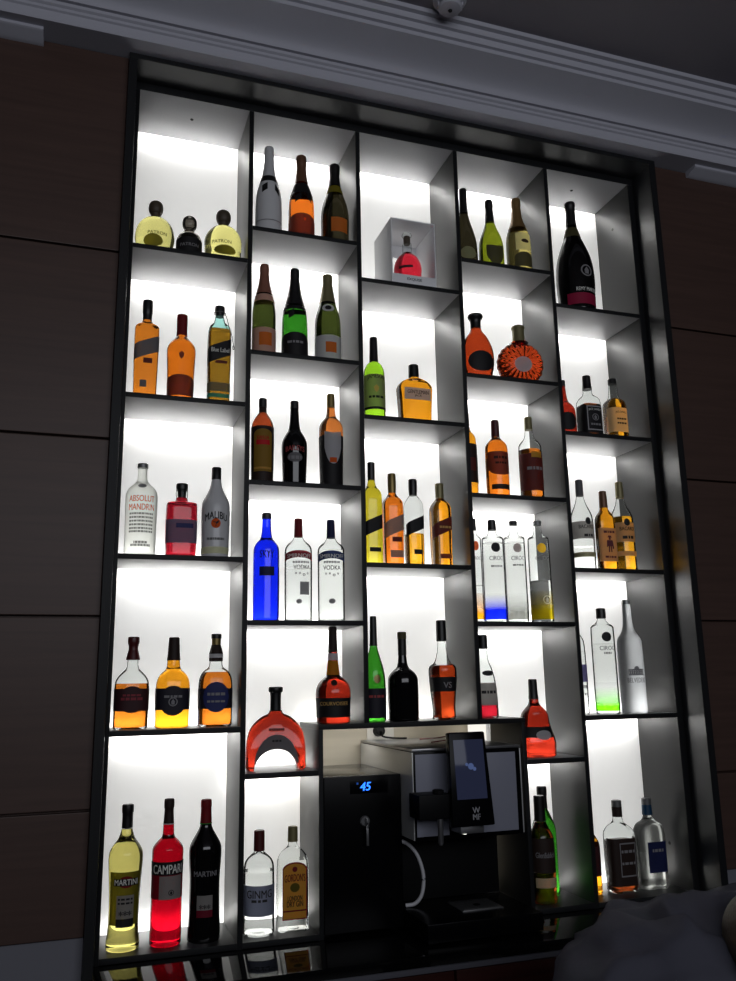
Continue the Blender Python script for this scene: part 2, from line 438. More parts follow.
    if b['sp'] == 'cord':
        r = sh.R; pts = [(.012, -.018, top+.012), (.022, -.02, top-.01), (r*.75, -.03, top-.05), (r*1.0, -.034, top-.085), (r*1.12, -.035, top-.115)]
        bm = bmesh.new(); add_tube(bm, smooth_path(pts), .0016, 6)
        for t in (0,): add_tube(bm, [(.0205*math.cos(a), .0205*math.sin(a), top+.012) for a in [2*math.pi*i/16 for i in range(17)]], .0014, 6)
        add_tube(bm, smooth_path([(r*1.12, -.035, top-.115), (r*1.2, -.036, top-.13), (r*1.1, -.036, top-.135), (r*1.08, -.036, top-.12)], 3), .0016, 6)
        finish('neck_cord', bm, getmat('charcoal'), root)
    return root
class _R(Shape):
    def __init__(s): s.n, s.dr, s.R, s.c = 2, 1, 1., {}
    def par(s, r): return 2, 1
RND = _R()

BOTTLES = [
{'rz': 2.7, 'nm': 'tequila_bottle', 'lb': 'round decanter of pale yellow tequila, leftmost on the top left shelf', 'gr': 'tequila bottles', 'p': (0.0775, 0.08, 1.6273), 'pf': [(0.1499, 0.0181), (0.1429, 0.0301), (0.1326, 0.0451), (0.111, 0.0617), (0.0852, 0.0684), (0.0595, 0.0699), (0.0297, 0.0632), (0.0, 0.0632)], 'cp': [('stopper', 'cork_dark', [(0.214, 0.009), (0.2105, 0.0181), (0.2019, 0.0241), (0.1897, 0.0263), (0.1759, 0.0256), (0.1655, 0.0211), (0.1621, 0.0165), (0.1329, 0.0165)])], 'gl': 'T:tequila', 'ls': [('olive', 'oval', 0.0061, 0.052, 0.035, -0.007, 0)], 'tx': [('PATRON', 0.0562, 0.012, 'olive', 0.0839, 0.007, 0)], 'n': 2, 'dr': 1, 'fl': None, 'sp': None},
{'rz': 4.5, 'nm': 'tequila_bottle', 'lb': 'short tequila decanter with black label and clear ball stopper, between two yellow ones', 'gr': 'tequila bottles', 'p': (0.1985, 0.08, 1.6273), 'pf': [(0.1251, 0.0169), (0.1068, 0.02), (0.0981, 0.0354), (0.0816, 0.0454), (0.0573, 0.0462), (0.0, 0.0462)], 'cp': [('stopper', 'stopper_glass', [(0.1744, 0.0092), (0.1709, 0.0169), (0.1622, 0.0238), (0.1482, 0.0262), (0.1326, 0.0246), (0.1239, 0.02), (0.1205, 0.0169), (0.0937, 0.0169)])], 'gl': 'T:smoke_clear', 'ls': [('black', 'rect', 0.012, 0.0716, 0.0692, 0.0, 0)], 'tx': [('PATRON', 0.0417, 0.0123, 'grey_print', 0.0831, 0.0, 0)], 'n': 2, 'dr': 1, 'fl': None, 'sp': None},
{'rz': 6.3, 'nm': 'tequila_bottle', 'lb': 'round decanter of pale yellow tequila, rightmost on the top left shelf', 'gr': 'tequila bottles', 'p': (0.3208, 0.08, 1.6273), 'pf': [(0.156, 0.0189), (0.1489, 0.0299), (0.1365, 0.0472), (0.1136, 0.063), (0.0898, 0.0693), (0.0636, 0.0661), (0.0, 0.0661)], 'cp': [('stopper', 'cork_dark', [(0.2195, 0.0094), (0.216, 0.0189), (0.2071, 0.0252), (0.1947, 0.0275), (0.1806, 0.0268), (0.17, 0.022), (0.1665, 0.0173), (0.1383, 0.0173)])], 'gl': 'T:tequila', 'ls': [('olive', 'oval', 0.0103, 0.0487, 0.0416, 0.0069, 0)], 'tx': [('PATRON', 0.0616, 0.0126, 'olive', 0.0831, -0.0069, 0)], 'n': 2, 'dr': 1, 'fl': None, 'sp': None},
{'rz': 0.0, 'nm': 'whisky_bottle', 'lb': 'square amber whisky bottle with black cap and slanted dark grey label, left on second shelf', 'gr': 'whisky bottles', 'p': (0.0636, 0.07, 1.0853), 'pf': [(0.2888, 0.0146), (0.2709, 0.0261), (0.2587, 0.0392), (0.2506, 0.0414), (0.1424, 0.0407), (0.0303, 0.0385), (0.0, 0.0385)], 'cp': [('cap', 'black_plastic', [(0.3633, 0.0138), (0.36, 0.0175), (0.3168, 0.0175), (0.3127, 0.016), (0.2819, 0.016)])], 'gl': 'T:amber', 'ls': [('charcoal', 'rect', 0.1466, 0.2035, 0.0621, 0.0, 0.42), ('maroon', 'rect', 0.1176, 0.1364, 0.0145, 0.0041, 0), ('charcoal', 'rect', 0.032, 0.0568, 0.0108, -0.0083, 0)], 'tx': [], 'n': 5, 'dr': 1, 'fl': None, 'sp': None},
{'rz': 4.3, 'nm': 'whisky_bottle', 'lb': 'amber whisky bottle with tapering shoulders and dark red capsule, middle of second shelf', 'gr': 'whisky bottles', 'p': (0.1829, 0.07, 1.0853), 'pf': [(0.2446, 0.0163), (0.2324, 0.0252), (0.2079, 0.046), (0.1893, 0.0505), (0.1553, 0.049), (0.0299, 0.0445), (0.0, 0.0445)], 'cp': [('capsule', 'dark_red', [(0.3235, 0.0148), (0.321, 0.0186), (0.2784, 0.0186), (0.2759, 0.0178), (0.2376, 0.0193)])], 'gl': 'T:amber_orange', 'ls': [('brown_label', 'arch', 0.0131, 0.0874, 0.0707, 0.0, 0)], 'tx': [('S', 0.1562, 0.0297, 'brown_label', 0.0303, 0.0, 0)], 'n': 2, 'dr': 1, 'fl': None, 'sp': None},
{'rz': 0.0, 'nm': 'whisky_bottle', 'lb': 'pale blue glass whisky bottle with slanted black label and a cord on its neck', 'gr': 'whisky bottles', 'p': (0.3137, 0.07, 1.0853), 'pf': [(0.3352, 0.0152), (0.3101, 0.0197), (0.2959, 0.0309), (0.2834, 0.04), (0.1695, 0.04), (0.0334, 0.0378), (0.0, 0.0378)], 'cp': [('cap', 'black_plastic', [(0.3739, 0.0137), (0.3705, 0.0182), (0.3488, 0.0182), (0.3462, 0.0152), (0.3237, 0.0144)])], 'gl': 'S:blue_clear:whisky_amber', 'ls': [('turquoise', 'rect', 0.0212, 0.0355, 0.06, 0.0, 0), ('black', 'rect', 0.1639, 0.2242, 0.06, 0.0, 0.45), ('maroon', 'rect', 0.1461, 0.1574, 0.02, 0.004, 0), ('olive_grey', 'rect', 0.0434, 0.0754, 0.06, 0.0, 0)], 'tx': [('Blue Label', 0.1956, 0.016, 'white_print', 0.06, 0.0, 0)], 'n': 5, 'dr': 0.8, 'fl': 0.2801, 'sp': 'cord'},
{'rz': 2.6, 'nm': 'vodka_bottle', 'lb': 'tall frosted clear vodka bottle printed with two lines of orange lettering', 'gr': 'vodka bottles', 'p': (0.0696, 0.07, 0.5456), 'pf': [(0.2993, 0.0149), (0.2572, 0.0157), (0.2446, 0.0235), (0.2295, 0.0408), (0.2137, 0.0502), (0.1945, 0.0525), (0.067, 0.0502), (0.0, 0.0502)], 'cp': [('cap', 'grey_metal', [(0.3137, 0.0157), (0.312, 0.0173), (0.2952, 0.018)])], 'gl': 'T:frost_white', 'ls': [('grey_print', 'oval', 0.2221, 0.2386, 0.0137, 0.0, 0)], 'tx': [('ABSOLUT', 0.1853, 0.0204, 'orange_print', 0.0862, 0.0, 0), ('MANDRIN', 0.1568, 0.0204, 'orange_print', 0.0862, 0.0, 0), ('------------------------------', 0.1349, 0.0078, 'grey_fine', 0.0788, 0.0, 0), ('------------------------------', 0.1227, 0.0078, 'grey_fine', 0.0788, 0.0, 0), ('------------------------------', 0.1106, 0.0078, 'grey_fine', 0.0788, 0.0, 0), ('------------------------------', 0.0985, 0.0078, 'grey_fine', 0.0788, 0.0, 0), ('------------------------------', 0.0865, 0.0078, 'grey_fine', 0.0788, 0.0, 0), ('------------------------------', 0.076, 0.0078, 'grey_fine', 0.0788, 0.0, 0), ('--------------', 0.0408, 0.0094, 'grey_fine', 0.042, 0.0, 0), ('------------------------------', 0.0313, 0.0094, 'grey_fine', 0.0631, 0.0, 0)], 'n': 2, 'dr': 1, 'fl': None, 'sp': None},
{'rz': 0.0, 'nm': 'liqueur_bottle', 'lb': 'square decanter of red liqueur with grey label and thick clear stopper', 'gr': 'liqueur bottles', 'p': (0.2004, 0.07, 0.5456), 'pf': [(0.2014, 0.0191), (0.187, 0.0223), (0.1828, 0.0466), (0.1786, 0.0512), (0.0719, 0.0512), (0.0159, 0.0497), (0.0, 0.0497)], 'cp': [('collar', 'clear_thin', [(0.231, 0.0175), (0.2284, 0.0207), (0.2099, 0.0207), (0.1957, 0.0175)]), ('stopper', 'black_plastic', [(0.2522, 0.0159), (0.2505, 0.0199), (0.2311, 0.0199), (0.2286, 0.0151), (0.2017, 0.0135)])], 'gl': 'T:red', 'ls': [('lilac_grey', 'rect', 0.044, 0.1216, 0.0691, 0.0, 0), ('navy', 'rect', 0.0937, 0.1093, 0.0282, 0.0077, 0)], 'tx': [], 'n': 4, 'dr': 0.9, 'fl': None, 'sp': None},
{'rz': 6.3, 'nm': 'rum_bottle', 'lb': 'opaque white rum bottle with black cap and a small palm sunset emblem', 'gr': 'rum bottles', 'p': (0.315, 0.07, 0.5456), 'pf': [(0.2718, 0.0164), (0.2459, 0.0197), (0.2202, 0.0312), (0.1963, 0.0443), (0.1775, 0.0484), (0.0762, 0.0467), (0.0195, 0.0451), (0.0, 0.0451)], 'cp': [('cap', 'black_plastic', [(0.3156, 0.0156), (0.3131, 0.0164), (0.2683, 0.0164)])], 'gl': 'O:white_glass', 'ls': [('orange_print', 'oval', 0.0972, 0.1303, 0.016, 0.0, 0), ('cream_glow', 'rect', 0.0125, 0.0354, 0.0726, 0.0, 0)], 'tx': [('MALIBU', 0.1387, 0.0246, 'black_print', 0.0774, 0.0, 0.25), ('Y', 0.1154, 0.0246, 'black_print', 0.029, 0.0, 0), ('--------------------', 0.0617, 0.0098, 'grey_fine', 0.0581, 0.0, 0)], 'n': 2, 'dr': 1, 'fl': None, 'sp': None},
{'rz': 1.7, 'nm': 'whisky_bottle', 'lb': 'part empty whisky bottle with burgundy capsule and dark maroon oval label', 'gr': 'whisky bottles', 'p': (0.0651, 0.09, 0.0018), 'pf': [(0.2136, 0.0165), (0.1867, 0.018), (0.1752, 0.0316), (0.1562, 0.048), (0.1371, 0.054), (0.0692, 0.0533), (0.0, 0.0533)], 'cp': [('capsule', 'burgundy', [(0.2861, 0.0165), (0.2846, 0.018), (0.2668, 0.0188), (0.2576, 0.015), (0.2437, 0.015), (0.2399, 0.0165), (0.2131, 0.0226)])], 'gl': 'S:clear_thin:whisky_amber', 'ls': [('maroon_black', 'rect', 0.0552, 0.1236, 0.0783, 0.0, 0), ('maroon_black', 'oval', 0.0493, 0.131, 0.0405, 0.0, 0)], 'tx': [('------------', 0.0923, 0.0105, 'maroon_print', 0.0648, 0.0, 0), ('------------', 0.1034, 0.0075, 'maroon_print', 0.054, 0.0, 0)], 'n': 2.5, 'dr': 0.8, 'fl': 0.1394, 'sp': None},
{'rz': 3.0, 'nm': 'whisky_bottle', 'lb': 'golden whisky bottle with dark brown capsule and black oval label, middle of its shelf', 'gr': 'whisky bottles', 'p': (0.193, 0.09, 0.0018), 'pf': [(0.211, 0.02), (0.1829, 0.0224), (0.1713, 0.0385), (0.1504, 0.0514), (0.1273, 0.0545), (0.066, 0.0537), (0.0, 0.0537)], 'cp': [('capsule', 'brown_black', [(0.2846, 0.0162), (0.2822, 0.017), (0.2509, 0.0185), (0.2275, 0.02), (0.2105, 0.0216)])], 'gl': 'T:amber_gold', 'ls': [('black_label', 'rect', 0.0557, 0.1228, 0.079, 0.0, 0), ('black_label', 'oval', 0.0377, 0.1303, 0.0425, 0.0, 0)], 'tx': [('O', 0.0805, 0.0276, 'grey_print', 0.0436, 0.0, 0), ('----------', 0.097, 0.0092, 'grey_print', 0.0545, 0.0, 0)], 'n': 2.5, 'dr': 0.8, 'fl': None, 'sp': None},
{'rz': 4.3, 'nm': 'whisky_bottle', 'lb': 'whisky bottle with dark blue scalloped label and white ring on its neck', 'gr': 'whisky bottles', 'p': (0.3299, 0.09, 0.0018), 'pf': [(0.2075, 0.0205), (0.1877, 0.0221), (0.1759, 0.0409), (0.1562, 0.0526), (0.1248, 0.0557), (0.0626, 0.055), (0.0, 0.055)], 'cp': [('cap', 'black_plastic', [(0.2959, 0.0158), (0.2943, 0.0166), (0.2807, 0.0166)]), ('neck_ring', 'gold_dark', [(0.2808, 0.015), (0.2601, 0.015)]), ('capsule', 'brown_black', [(0.2598, 0.0158), (0.2305, 0.0229)]), ('neck_band', 'white_label', [(0.2305, 0.0229), (0.2179, 0.0229)]), ('capsule', 'brown_black', [(0.2179, 0.0229), (0.2061, 0.0221)])], 'gl': 'S:clear_thin:whisky_amber', 'ls': [('black_label', 'rect', 0.056, 0.1203, 0.0808, 0.0, 0), ('navy', 'oval', 0.0453, 0.1403, 0.0424, 0.0, 0)], 'tx': [('------------', 0.1019, 0.011, 'grey_print', 0.0557, 0.0, 0), ('------------', 0.0789, 0.0079, 'grey_print', 0.0557, 0.0, 0)], 'n': 2.5, 'dr': 0.8, 'fl': 0.1719, 'sp': None},
{'rz': 2.6, 'nm': 'vermouth_bottle', 'lb': 'pale yellow vermouth bottle with curvy waist and black cap, bottom left', 'gr': 'aperitif bottles', 'p': (0.0688, 0.08, -0.6284), 'pf': [(0.3363, 0.0166), (0.3266, 0.0185), (0.3072, 0.0252), (0.2943, 0.0364), (0.2749, 0.049), (0.2557, 0.0516), (0.2301, 0.0503), (0.1856, 0.047), (0.1352, 0.0444), (0.0852, 0.0437), (0.048, 0.0457), (0.0233, 0.049), (0.0, 0.049)], 'cp': [('cap', 'black_plastic', [(0.4069, 0.0159), (0.405, 0.0179), (0.3841, 0.0179), (0.3808, 0.0159), (0.3387, 0.0166)])], 'gl': 'T:vermouth', 'ls': [('olive', 'rect', 0.0726, 0.2206, 0.0516, 0.0, 0), ('grey_label', 'rect', 0.0909, 0.1553, 0.0258, 0.0026, 0), ('black', 'rect', 0.0677, 0.0909, 0.0258, 0.0026, 0), ('dark_red', 'oval', 0.1758, 0.2093, 0.0232, 0.0031, 0), ('black', 'rect', 0.182, 0.2019, 0.0372, 0.0031, 0)], 'tx': [('MARTINI', 0.1925, 0.0159, 'white_print', 0.0682, 0.0031, 0), ('--------', 0.1449, 0.0066, 'black_print', 0.0413, 0.0026, 0), ('--------', 0.1338, 0.0066, 'black_print', 0.0413, 0.0026, 0), ('***', 0.1061, 0.0132, 'black_print', 0.0413, 0.0026, 0)], 'n': 2, 'dr': 1, 'fl': None, 'sp': None},
{'rz': 4.5, 'nm': 'aperitif_bottle', 'lb': 'bright red aperitif bottle with black and grey label, middle of the bottom left shelf', 'gr': 'aperitif bottles', 'p': (0.1932, 0.08, -0.6284), 'pf': [(0.3426, 0.0163), (0.3281, 0.017), (0.305, 0.0184), (0.2952, 0.0306), (0.2789, 0.0449), (0.2658, 0.0483), (0.2009, 0.0462), (0.124, 0.0462), (0.0733, 0.0476), (0.0124, 0.0476), (0.0, 0.0476)], 'cp': [('cap', 'brown_black', [(0.416, 0.0143), (0.414, 0.0156), (0.3895, 0.0156), (0.3862, 0.0136), (0.3446, 0.0163)]), ('neck_band', 'white_label', [(0.3449, 0.017), (0.3305, 0.0177)])], 'gl': 'T:campari', 'ls': [('red_label', 'rect', 0.1331, 0.21, 0.07, 0.0, 0), ('black', 'rect', 0.2005, 0.2387, 0.07, 0.0, 0), ('grey_label', 'rect', 0.1331, 0.1986, 0.0362, 0.0121, 0)], 'tx': [('CAMPARI', 0.2183, 0.0258, 'white_print', 0.0936, 0.0, 0), ('o', 0.1519, 0.0163, 'black_print', 0.029, 0.0121, 0)], 'n': 2, 'dr': 1, 'fl': None, 'sp': None},
{'rz': 6.2, 'nm': 'vermouth_bottle', 'lb': 'black curvy vermouth bottle with dark red cap and green neck ring', 'gr': 'aperitif bottles', 'p': (0.3082, 0.08, -0.6284), 'pf': [(0.3371, 0.0174), (0.3238, 0.0194), (0.3038, 0.0312), (0.2772, 0.0472), (0.2574, 0.0507), (0.2244, 0.0493), (0.1786, 0.0458), (0.1267, 0.0458), (0.0752, 0.0472), (0.0369, 0.05), (0.0, 0.05)], 'cp': [('cap', 'dark_red', [(0.4077, 0.0153), (0.4057, 0.0167), (0.3862, 0.0174), (0.3829, 0.016), (0.3374, 0.0181)]), ('neck_ring', 'green_glow', [(0.3378, 0.0187), (0.3265, 0.0201)])], 'gl': 'O:black_glass', 'ls': [('grey_label', 'rect', 0.0931, 0.1343, 0.0243, 0.0, 0), ('red_label', 'rect', 0.073, 0.0931, 0.0243, 0.0, 0)], 'tx': [('MARTINI', 0.1962, 0.0153, 'grey_print', 0.073, 0.0, 0), ('***', 0.1026, 0.0125, 'black_print', 0.0365, 0.0, 0)], 'n': 2, 'dr': 1, 'fl': None, 'sp': None},
{'rz': 8.8, 'nm': 'champagne_bottle', 'lb': 'matt white champagne bottle with black ribbon round its neck, second column top shelf', 'gr': 'champagne bottles', 'p': (0.4881, 0.07, 1.7612), 'pf': [(0.3484, 0.0162), (0.2599, 0.0219), (0.2229, 0.034), (0.1862, 0.0446), (0.1496, 0.0494), (0.0589, 0.0503), (0.0, 0.0503)], 'cp': [('foil', 'white_foil', [(0.3791, 0.0097), (0.3763, 0.0162), (0.3679, 0.0178), (0.337, 0.0186), (0.3305, 0.0162), (0.2859, 0.0195), (0.249, 0.0227)]), ('ribbon', 'black_ribbon', [(0.2438, 0.0227), (0.2163, 0.0308)])], 'gl': 'O:white_glass', 'ls': [('ribbon:black_ribbon', 'rect', 0.1684, 0.201, 0.0111, -0.0176, 0.6), ('ribbon:black_ribbon', 'rect', 0.163, 0.1938, 0.0101, 0.0312, -1.1), ('grey_print', 'rect', 0.0448, 0.0484, 0.0704, 0.0, 0)], 'tx': [], 'n': 2, 'dr': 1, 'fl': None, 'sp': None},
{'rz': 10.6, 'nm': 'champagne_bottle', 'lb': 'bright orange rose champagne bottle with black bow and brown neck foil', 'gr': 'champagne bottles', 'p': (0.6148, 0.07, 1.7612), 'pf': [(0.3359, 0.0165), (0.2559, 0.0214), (0.2279, 0.0297), (0.1907, 0.0428), (0.1537, 0.0494), (0.0529, 0.0494), (0.0, 0.0494)], 'cp': [('foil', 'brown_foil', [(0.3664, 0.0099), (0.3636, 0.0173), (0.357, 0.0198), (0.324, 0.0198), (0.3174, 0.0173), (0.2445, 0.0222)]), ('ribbon', 'black_ribbon', [(0.2346, 0.0222), (0.1866, 0.0371)])], 'gl': 'T:orange_rose', 'ls': [('ribbon:black_ribbon', 'rect', 0.1501, 0.1793, 0.0124, -0.0148, 0.6), ('ribbon:black_ribbon', 'rect', 0.1538, 0.1867, 0.0099, 0.0297, -1.0), ('brown_label', 'arch', 0.006, 0.0957, 0.0692, 0.0, 0)], 'tx': [('A', 0.0704, 0.0148, 'orange_print', 0.0297, 0.0099, 0)], 'n': 2, 'dr': 1, 'fl': None, 'sp': None},
{'rz': 12.5, 'nm': 'champagne_bottle', 'lb': 'dark round bellied champagne bottle with orange label, right end of its top shelf', 'gr': 'champagne bottles', 'p': (0.7479, 0.07, 1.7612), 'pf': [(0.319, 0.0168), (0.243, 0.0235), (0.196, 0.042), (0.1585, 0.0521), (0.112, 0.0554), (0.0565, 0.0537), (0.0, 0.0537)], 'cp': [('foil', 'black_foil', [(0.3542, 0.0101), (0.3513, 0.0185), (0.3427, 0.021), (0.3066, 0.0193), (0.2971, 0.0176), (0.2547, 0.0185)]), ('neck_label', 'mustard', [(0.2513, 0.0185), (0.2185, 0.0269)])], 'gl': 'T:champ_black', 'ls': [('orange_brown', 'rect', 0.0396, 0.0988, 0.0344, 0.0166, 0)], 'tx': [], 'n': 2, 'dr': 1, 'fl': None, 'sp': None},
{'rz': 8.6, 'nm': 'champagne_bottle', 'lb': 'olive champagne bottle with copper foil and pale pink label, second shelf of its column', 'gr': 'champagne bottles', 'p': (0.4748, 0.07, 1.2811), 'pf': [(0.3423, 0.0156), (0.2943, 0.0187), (0.2509, 0.0281), (0.2164, 0.0375), (0.1736, 0.043), (0.1224, 0.043), (0.038, 0.043), (0.0, 0.043)], 'cp': [('foil', 'copper_foil', [(0.3658, 0.0094), (0.3632, 0.0156), (0.358, 0.0172), (0.3344, 0.0172), (0.3283, 0.0148), (0.2866, 0.0195), (0.2435, 0.0289)]), ('neck_label', 'pink_label', [(0.2371, 0.0289), (0.2098, 0.0359)])], 'gl': 'T:champ_olive', 'ls': [('pink_label', 'rect', 0.006, 0.1025, 0.0623, 0.0, 0), ('orange_brown', 'rect', 0.0334, 0.0833, 0.0236, 0.0043, 0)], 'tx': [], 'n': 2, 'dr': 1, 'fl': None, 'sp': None},
{'rz': 10.3, 'nm': 'champagne_bottle', 'lb': 'bright green champagne bottle with black foil, bow and low black label', 'gr': 'champagne bottles', 'p': (0.5895, 0.07, 1.2811), 'pf': [(0.3371, 0.0159), (0.2754, 0.0206), (0.2317, 0.0301), (0.197, 0.0412), (0.1624, 0.0476), (0.0358, 0.0484), (0.0, 0.0484)], 'cp': [('foil', 'black_foil', [(0.3653, 0.0095), (0.3626, 0.0159), (0.3573, 0.0175), (0.3291, 0.0175), (0.3247, 0.0159), (0.2678, 0.0214), (0.2114, 0.0341)]), ('ribbon', 'black_ribbon', [(0.202, 0.0341), (0.1875, 0.0397)])], 'gl': 'T:champ_green', 'ls': [('ribbon:black_ribbon', 'rect', 0.1541, 0.184, 0.0106, -0.0145, 0.6), ('black', 'arch', 0.006, 0.0949, 0.0677, 0.0, 0)], 'tx': [('----------', 0.057, 0.0111, 'grey_print', 0.0581, 0.0, 0)], 'n': 2, 'dr': 1, 'fl': None, 'sp': None},
{'rz': 12.0, 'nm': 'champagne_bottle', 'lb': 'olive champagne bottle with white label bearing a small orange square', 'gr': 'champagne bottles', 'p': (0.7161, 0.07, 1.2811), 'pf': [(0.333, 0.0161), (0.2486, 0.0274), (0.2178, 0.0363), (0.1871, 0.0459), (0.1521, 0.0492), (0.044, 0.0492), (0.0, 0.0492)], 'cp': [('foil', 'olive_foil', [(0.3594, 0.0097), (0.3568, 0.0169), (0.3514, 0.0185), (0.3247, 0.0185), (0.3185, 0.0161), (0.2848, 0.021), (0.2408, 0.0282)])], 'gl': 'T:champ_olive', 'ls': [('white_label', 'rect', 0.006, 0.0987, 0.0713, 0.0, 0), ('orange_brown', 'rect', 0.0307, 0.0714, 0.0206, 0.0098, 0), ('white_label', 'oval', 0.1932, 0.2262, 0.0236, 0.0, 0), ('black', 'oval', 0.2001, 0.2192, 0.0123, 0.0, 0)], 'tx': [], 'n': 2, 'dr': 1, 'fl': None, 'sp': None},
{'rz': 8.6, 'nm': 'liqueur_bottle', 'lb': 'dark coffee liqueur bottle with gold arched label and red band', 'gr': 'liqueur bottles', 'p': (0.474, 0.07, 0.8113), 'pf': [(0.2606, 0.0145), (0.2508, 0.0214), (0.2363, 0.0305), (0.2186, 0.0382), (0.1961, 0.0405), (0.0314, 0.0382), (0.0, 0.0382)], 'cp': [('cap', 'black_plastic', [(0.3146, 0.013), (0.3122, 0.0145), (0.2822, 0.0145)]), ('neck_sleeve', 'brown_black', [(0.2822, 0.013), (0.2531, 0.0145)])], 'gl': 'T:coffee_red', 'ls': [('brown_black', 'rect', 0.006, 0.2041, 0.0647, 0.0, 0), ('gold_label', 'arch', 0.0395, 0.1922, 0.0344, 0.0, 0), ('red_print', 'rect', 0.1347, 0.1527, 0.0243, 0.0, 0), ('gold_bright', 'rect', 0.0473, 0.055, 0.0324, 0.0, 0)], 'tx': [('KAHLUA', 0.1606, 0.0122, 'red_print', 0.0405, 0.0, 0)], 'n': 2, 'dr': 1, 'fl': None, 'sp': None},
{'rz': 10.3, 'nm': 'liqueur_bottle', 'lb': 'black cream liqueur bottle with round shoulders and faint red script', 'gr': 'liqueur bottles', 'p': (0.5894, 0.07, 0.8113), 'pf': [(0.287, 0.0147), (0.2093, 0.0185), (0.185, 0.0348), (0.1608, 0.0456), (0.1326, 0.0463), (0.0329, 0.0425), (0.0, 0.0425)], 'cp': [('cap', 'black_plastic', [(0.3152, 0.0139), (0.3127, 0.0154), (0.2824, 0.0154)])], 'gl': 'O:black_glass', 'ls': [('charcoal', 'oval', 0.0791, 0.1138, 0.0278, 0.0, 0)], 'tx': [('BAILEYS', 0.1281, 0.0185, 'dull_red', 0.0695, 0.0, 0.15), ('--------', 0.0949, 0.0154, 'grey_print', 0.0463, 0.0, 0)], 'n': 2, 'dr': 1, 'fl': None, 'sp': None},
{'rz': 12.2, 'nm': 'liqueur_bottle', 'lb': 'amber and black liqueur bottle with silver shield label and gold cap', 'gr': 'liqueur bottles', 'p': (0.7254, 0.07, 0.8113), 'pf': [(0.3031, 0.0142), (0.2657, 0.0174), (0.2533, 0.03), (0.2367, 0.0411), (0.2161, 0.045), (0.0411, 0.0411), (0.0, 0.0411)], 'cp': [('cap', 'gold_dark', [(0.3545, 0.0134), (0.352, 0.015), (0.2987, 0.015)])], 'gl': 'T:amber_dark', 'ls': [('black', 'rect', 0.006, 0.1891, 0.0721, 0.0, 0), ('silver_label', 'shield', 0.0822, 0.2029, 0.0324, 0.0054, 0), ('orange_print', 'rect', 0.0862, 0.1046, 0.0126, 0.0054, 0)], 'tx': [], 'n': 2, 'dr': 1, 'fl': None, 'sp': None},
{'rz': 8.9, 'nm': 'vodka_bottle', 'lb': 'bright cobalt blue vodka bottle with black cap', 'gr': 'vodka bottles', 'p': (0.4915, 0.07, 0.3388), 'pf': [(0.3515, 0.0147), (0.2844, 0.0177), (0.2692, 0.0331), (0.2518, 0.0434), (0.2315, 0.0449), (0.1343, 0.0449), (0.0, 0.0449)], 'cp': [('cap', 'black_plastic', [(0.3714, 0.0154), (0.3691, 0.0169), (0.3485, 0.0169)])], 'gl': 'T:cobalt', 'ls': [('navy_dark', 'rect', 0.1497, 0.1806, 0.026, 0.0, 0)], 'tx': [('SKYY', 0.2234, 0.025, 'navy_dark', 0.0494, 0.0, 0)], 'n': 2, 'dr': 1, 'fl': None, 'sp': None},
{'rz': 10.5, 'nm': 'vodka_bottle', 'lb': 'clear vodka bottle with dark red cap and red curved banner label', 'gr': 'vodka bottles', 'p': (0.6041, 0.07, 0.3388), 'pf': [(0.2924, 0.0151), (0.277, 0.0226), (0.2655, 0.0391), (0.2502, 0.0474), (0.2274, 0.0482), (0.0324, 0.0474), (0.0, 0.0474)], 'cp': [('cap', 'dark_red', [(0.3569, 0.0128), (0.3546, 0.0143), (0.3246, 0.0143), (0.2901, 0.0151)])], 'gl': 'S:clear_thin:water', 'ls': [('banner_red', 'banner', 0.2092, 0.234, 0.0602, 0.0, 0), ('grey_print', 'rect', 0.087, 0.1312, 0.0173, 0.0202, 0), ('grey_print', 'oval', 0.0563, 0.0723, 0.0096, 0.0, 0)], 'tx': [('SMIRNOFF', 0.2205, 0.0135, 'white_print', 0.0963, 0.0, 0), ('----------------', 0.198, 0.009, 'grey_print', 0.0578, 0.0072, 0), ('VODKA', 0.1809, 0.0151, 'black_print', 0.0578, 0.0096, 0), ('* * o *', 0.1571, 0.0135, 'black_print', 0.0578, 0.0096, 0)], 'n': 2, 'dr': 1, 'fl': 0.1819, 'sp': None},
{'rz': 12.1, 'nm': 'vodka_bottle', 'lb': 'clear vodka bottle with navy cap and blue curved banner label', 'gr': 'vodka bottles', 'p': (0.7219, 0.07, 0.3388), 'pf': [(0.2929, 0.0153), (0.2774, 0.0229), (0.2657, 0.0397), (0.2526, 0.0474), (0.2309, 0.0474), (0.0335, 0.0466), (0.0, 0.0466)], 'cp': [('cap', 'navy_dark', [(0.3567, 0.013), (0.3544, 0.0145), (0.3255, 0.0145), (0.289, 0.0153)])], 'gl': 'S:clear_thin:water', 'ls': [('banner_blue', 'banner', 0.209, 0.2363, 0.0592, 0.0, 0), ('grey_print', 'oval', 0.0578, 0.0756, 0.0114, 0.0, 0)], 'tx': [('SMIRNOFF', 0.2227, 0.0138, 'white_print', 0.0947, 0.0, 0), ('----------------', 0.2014, 0.0092, 'grey_print', 0.0568, 0.0, 0), ('VODKA', 0.1818, 0.0153, 'black_print', 0.0616, 0.0, 0), ('* * o *', 0.1585, 0.0138, 'black_print', 0.0616, 0.0, 0)], 'n': 2, 'dr': 1, 'fl': 0.2464, 'sp': None},
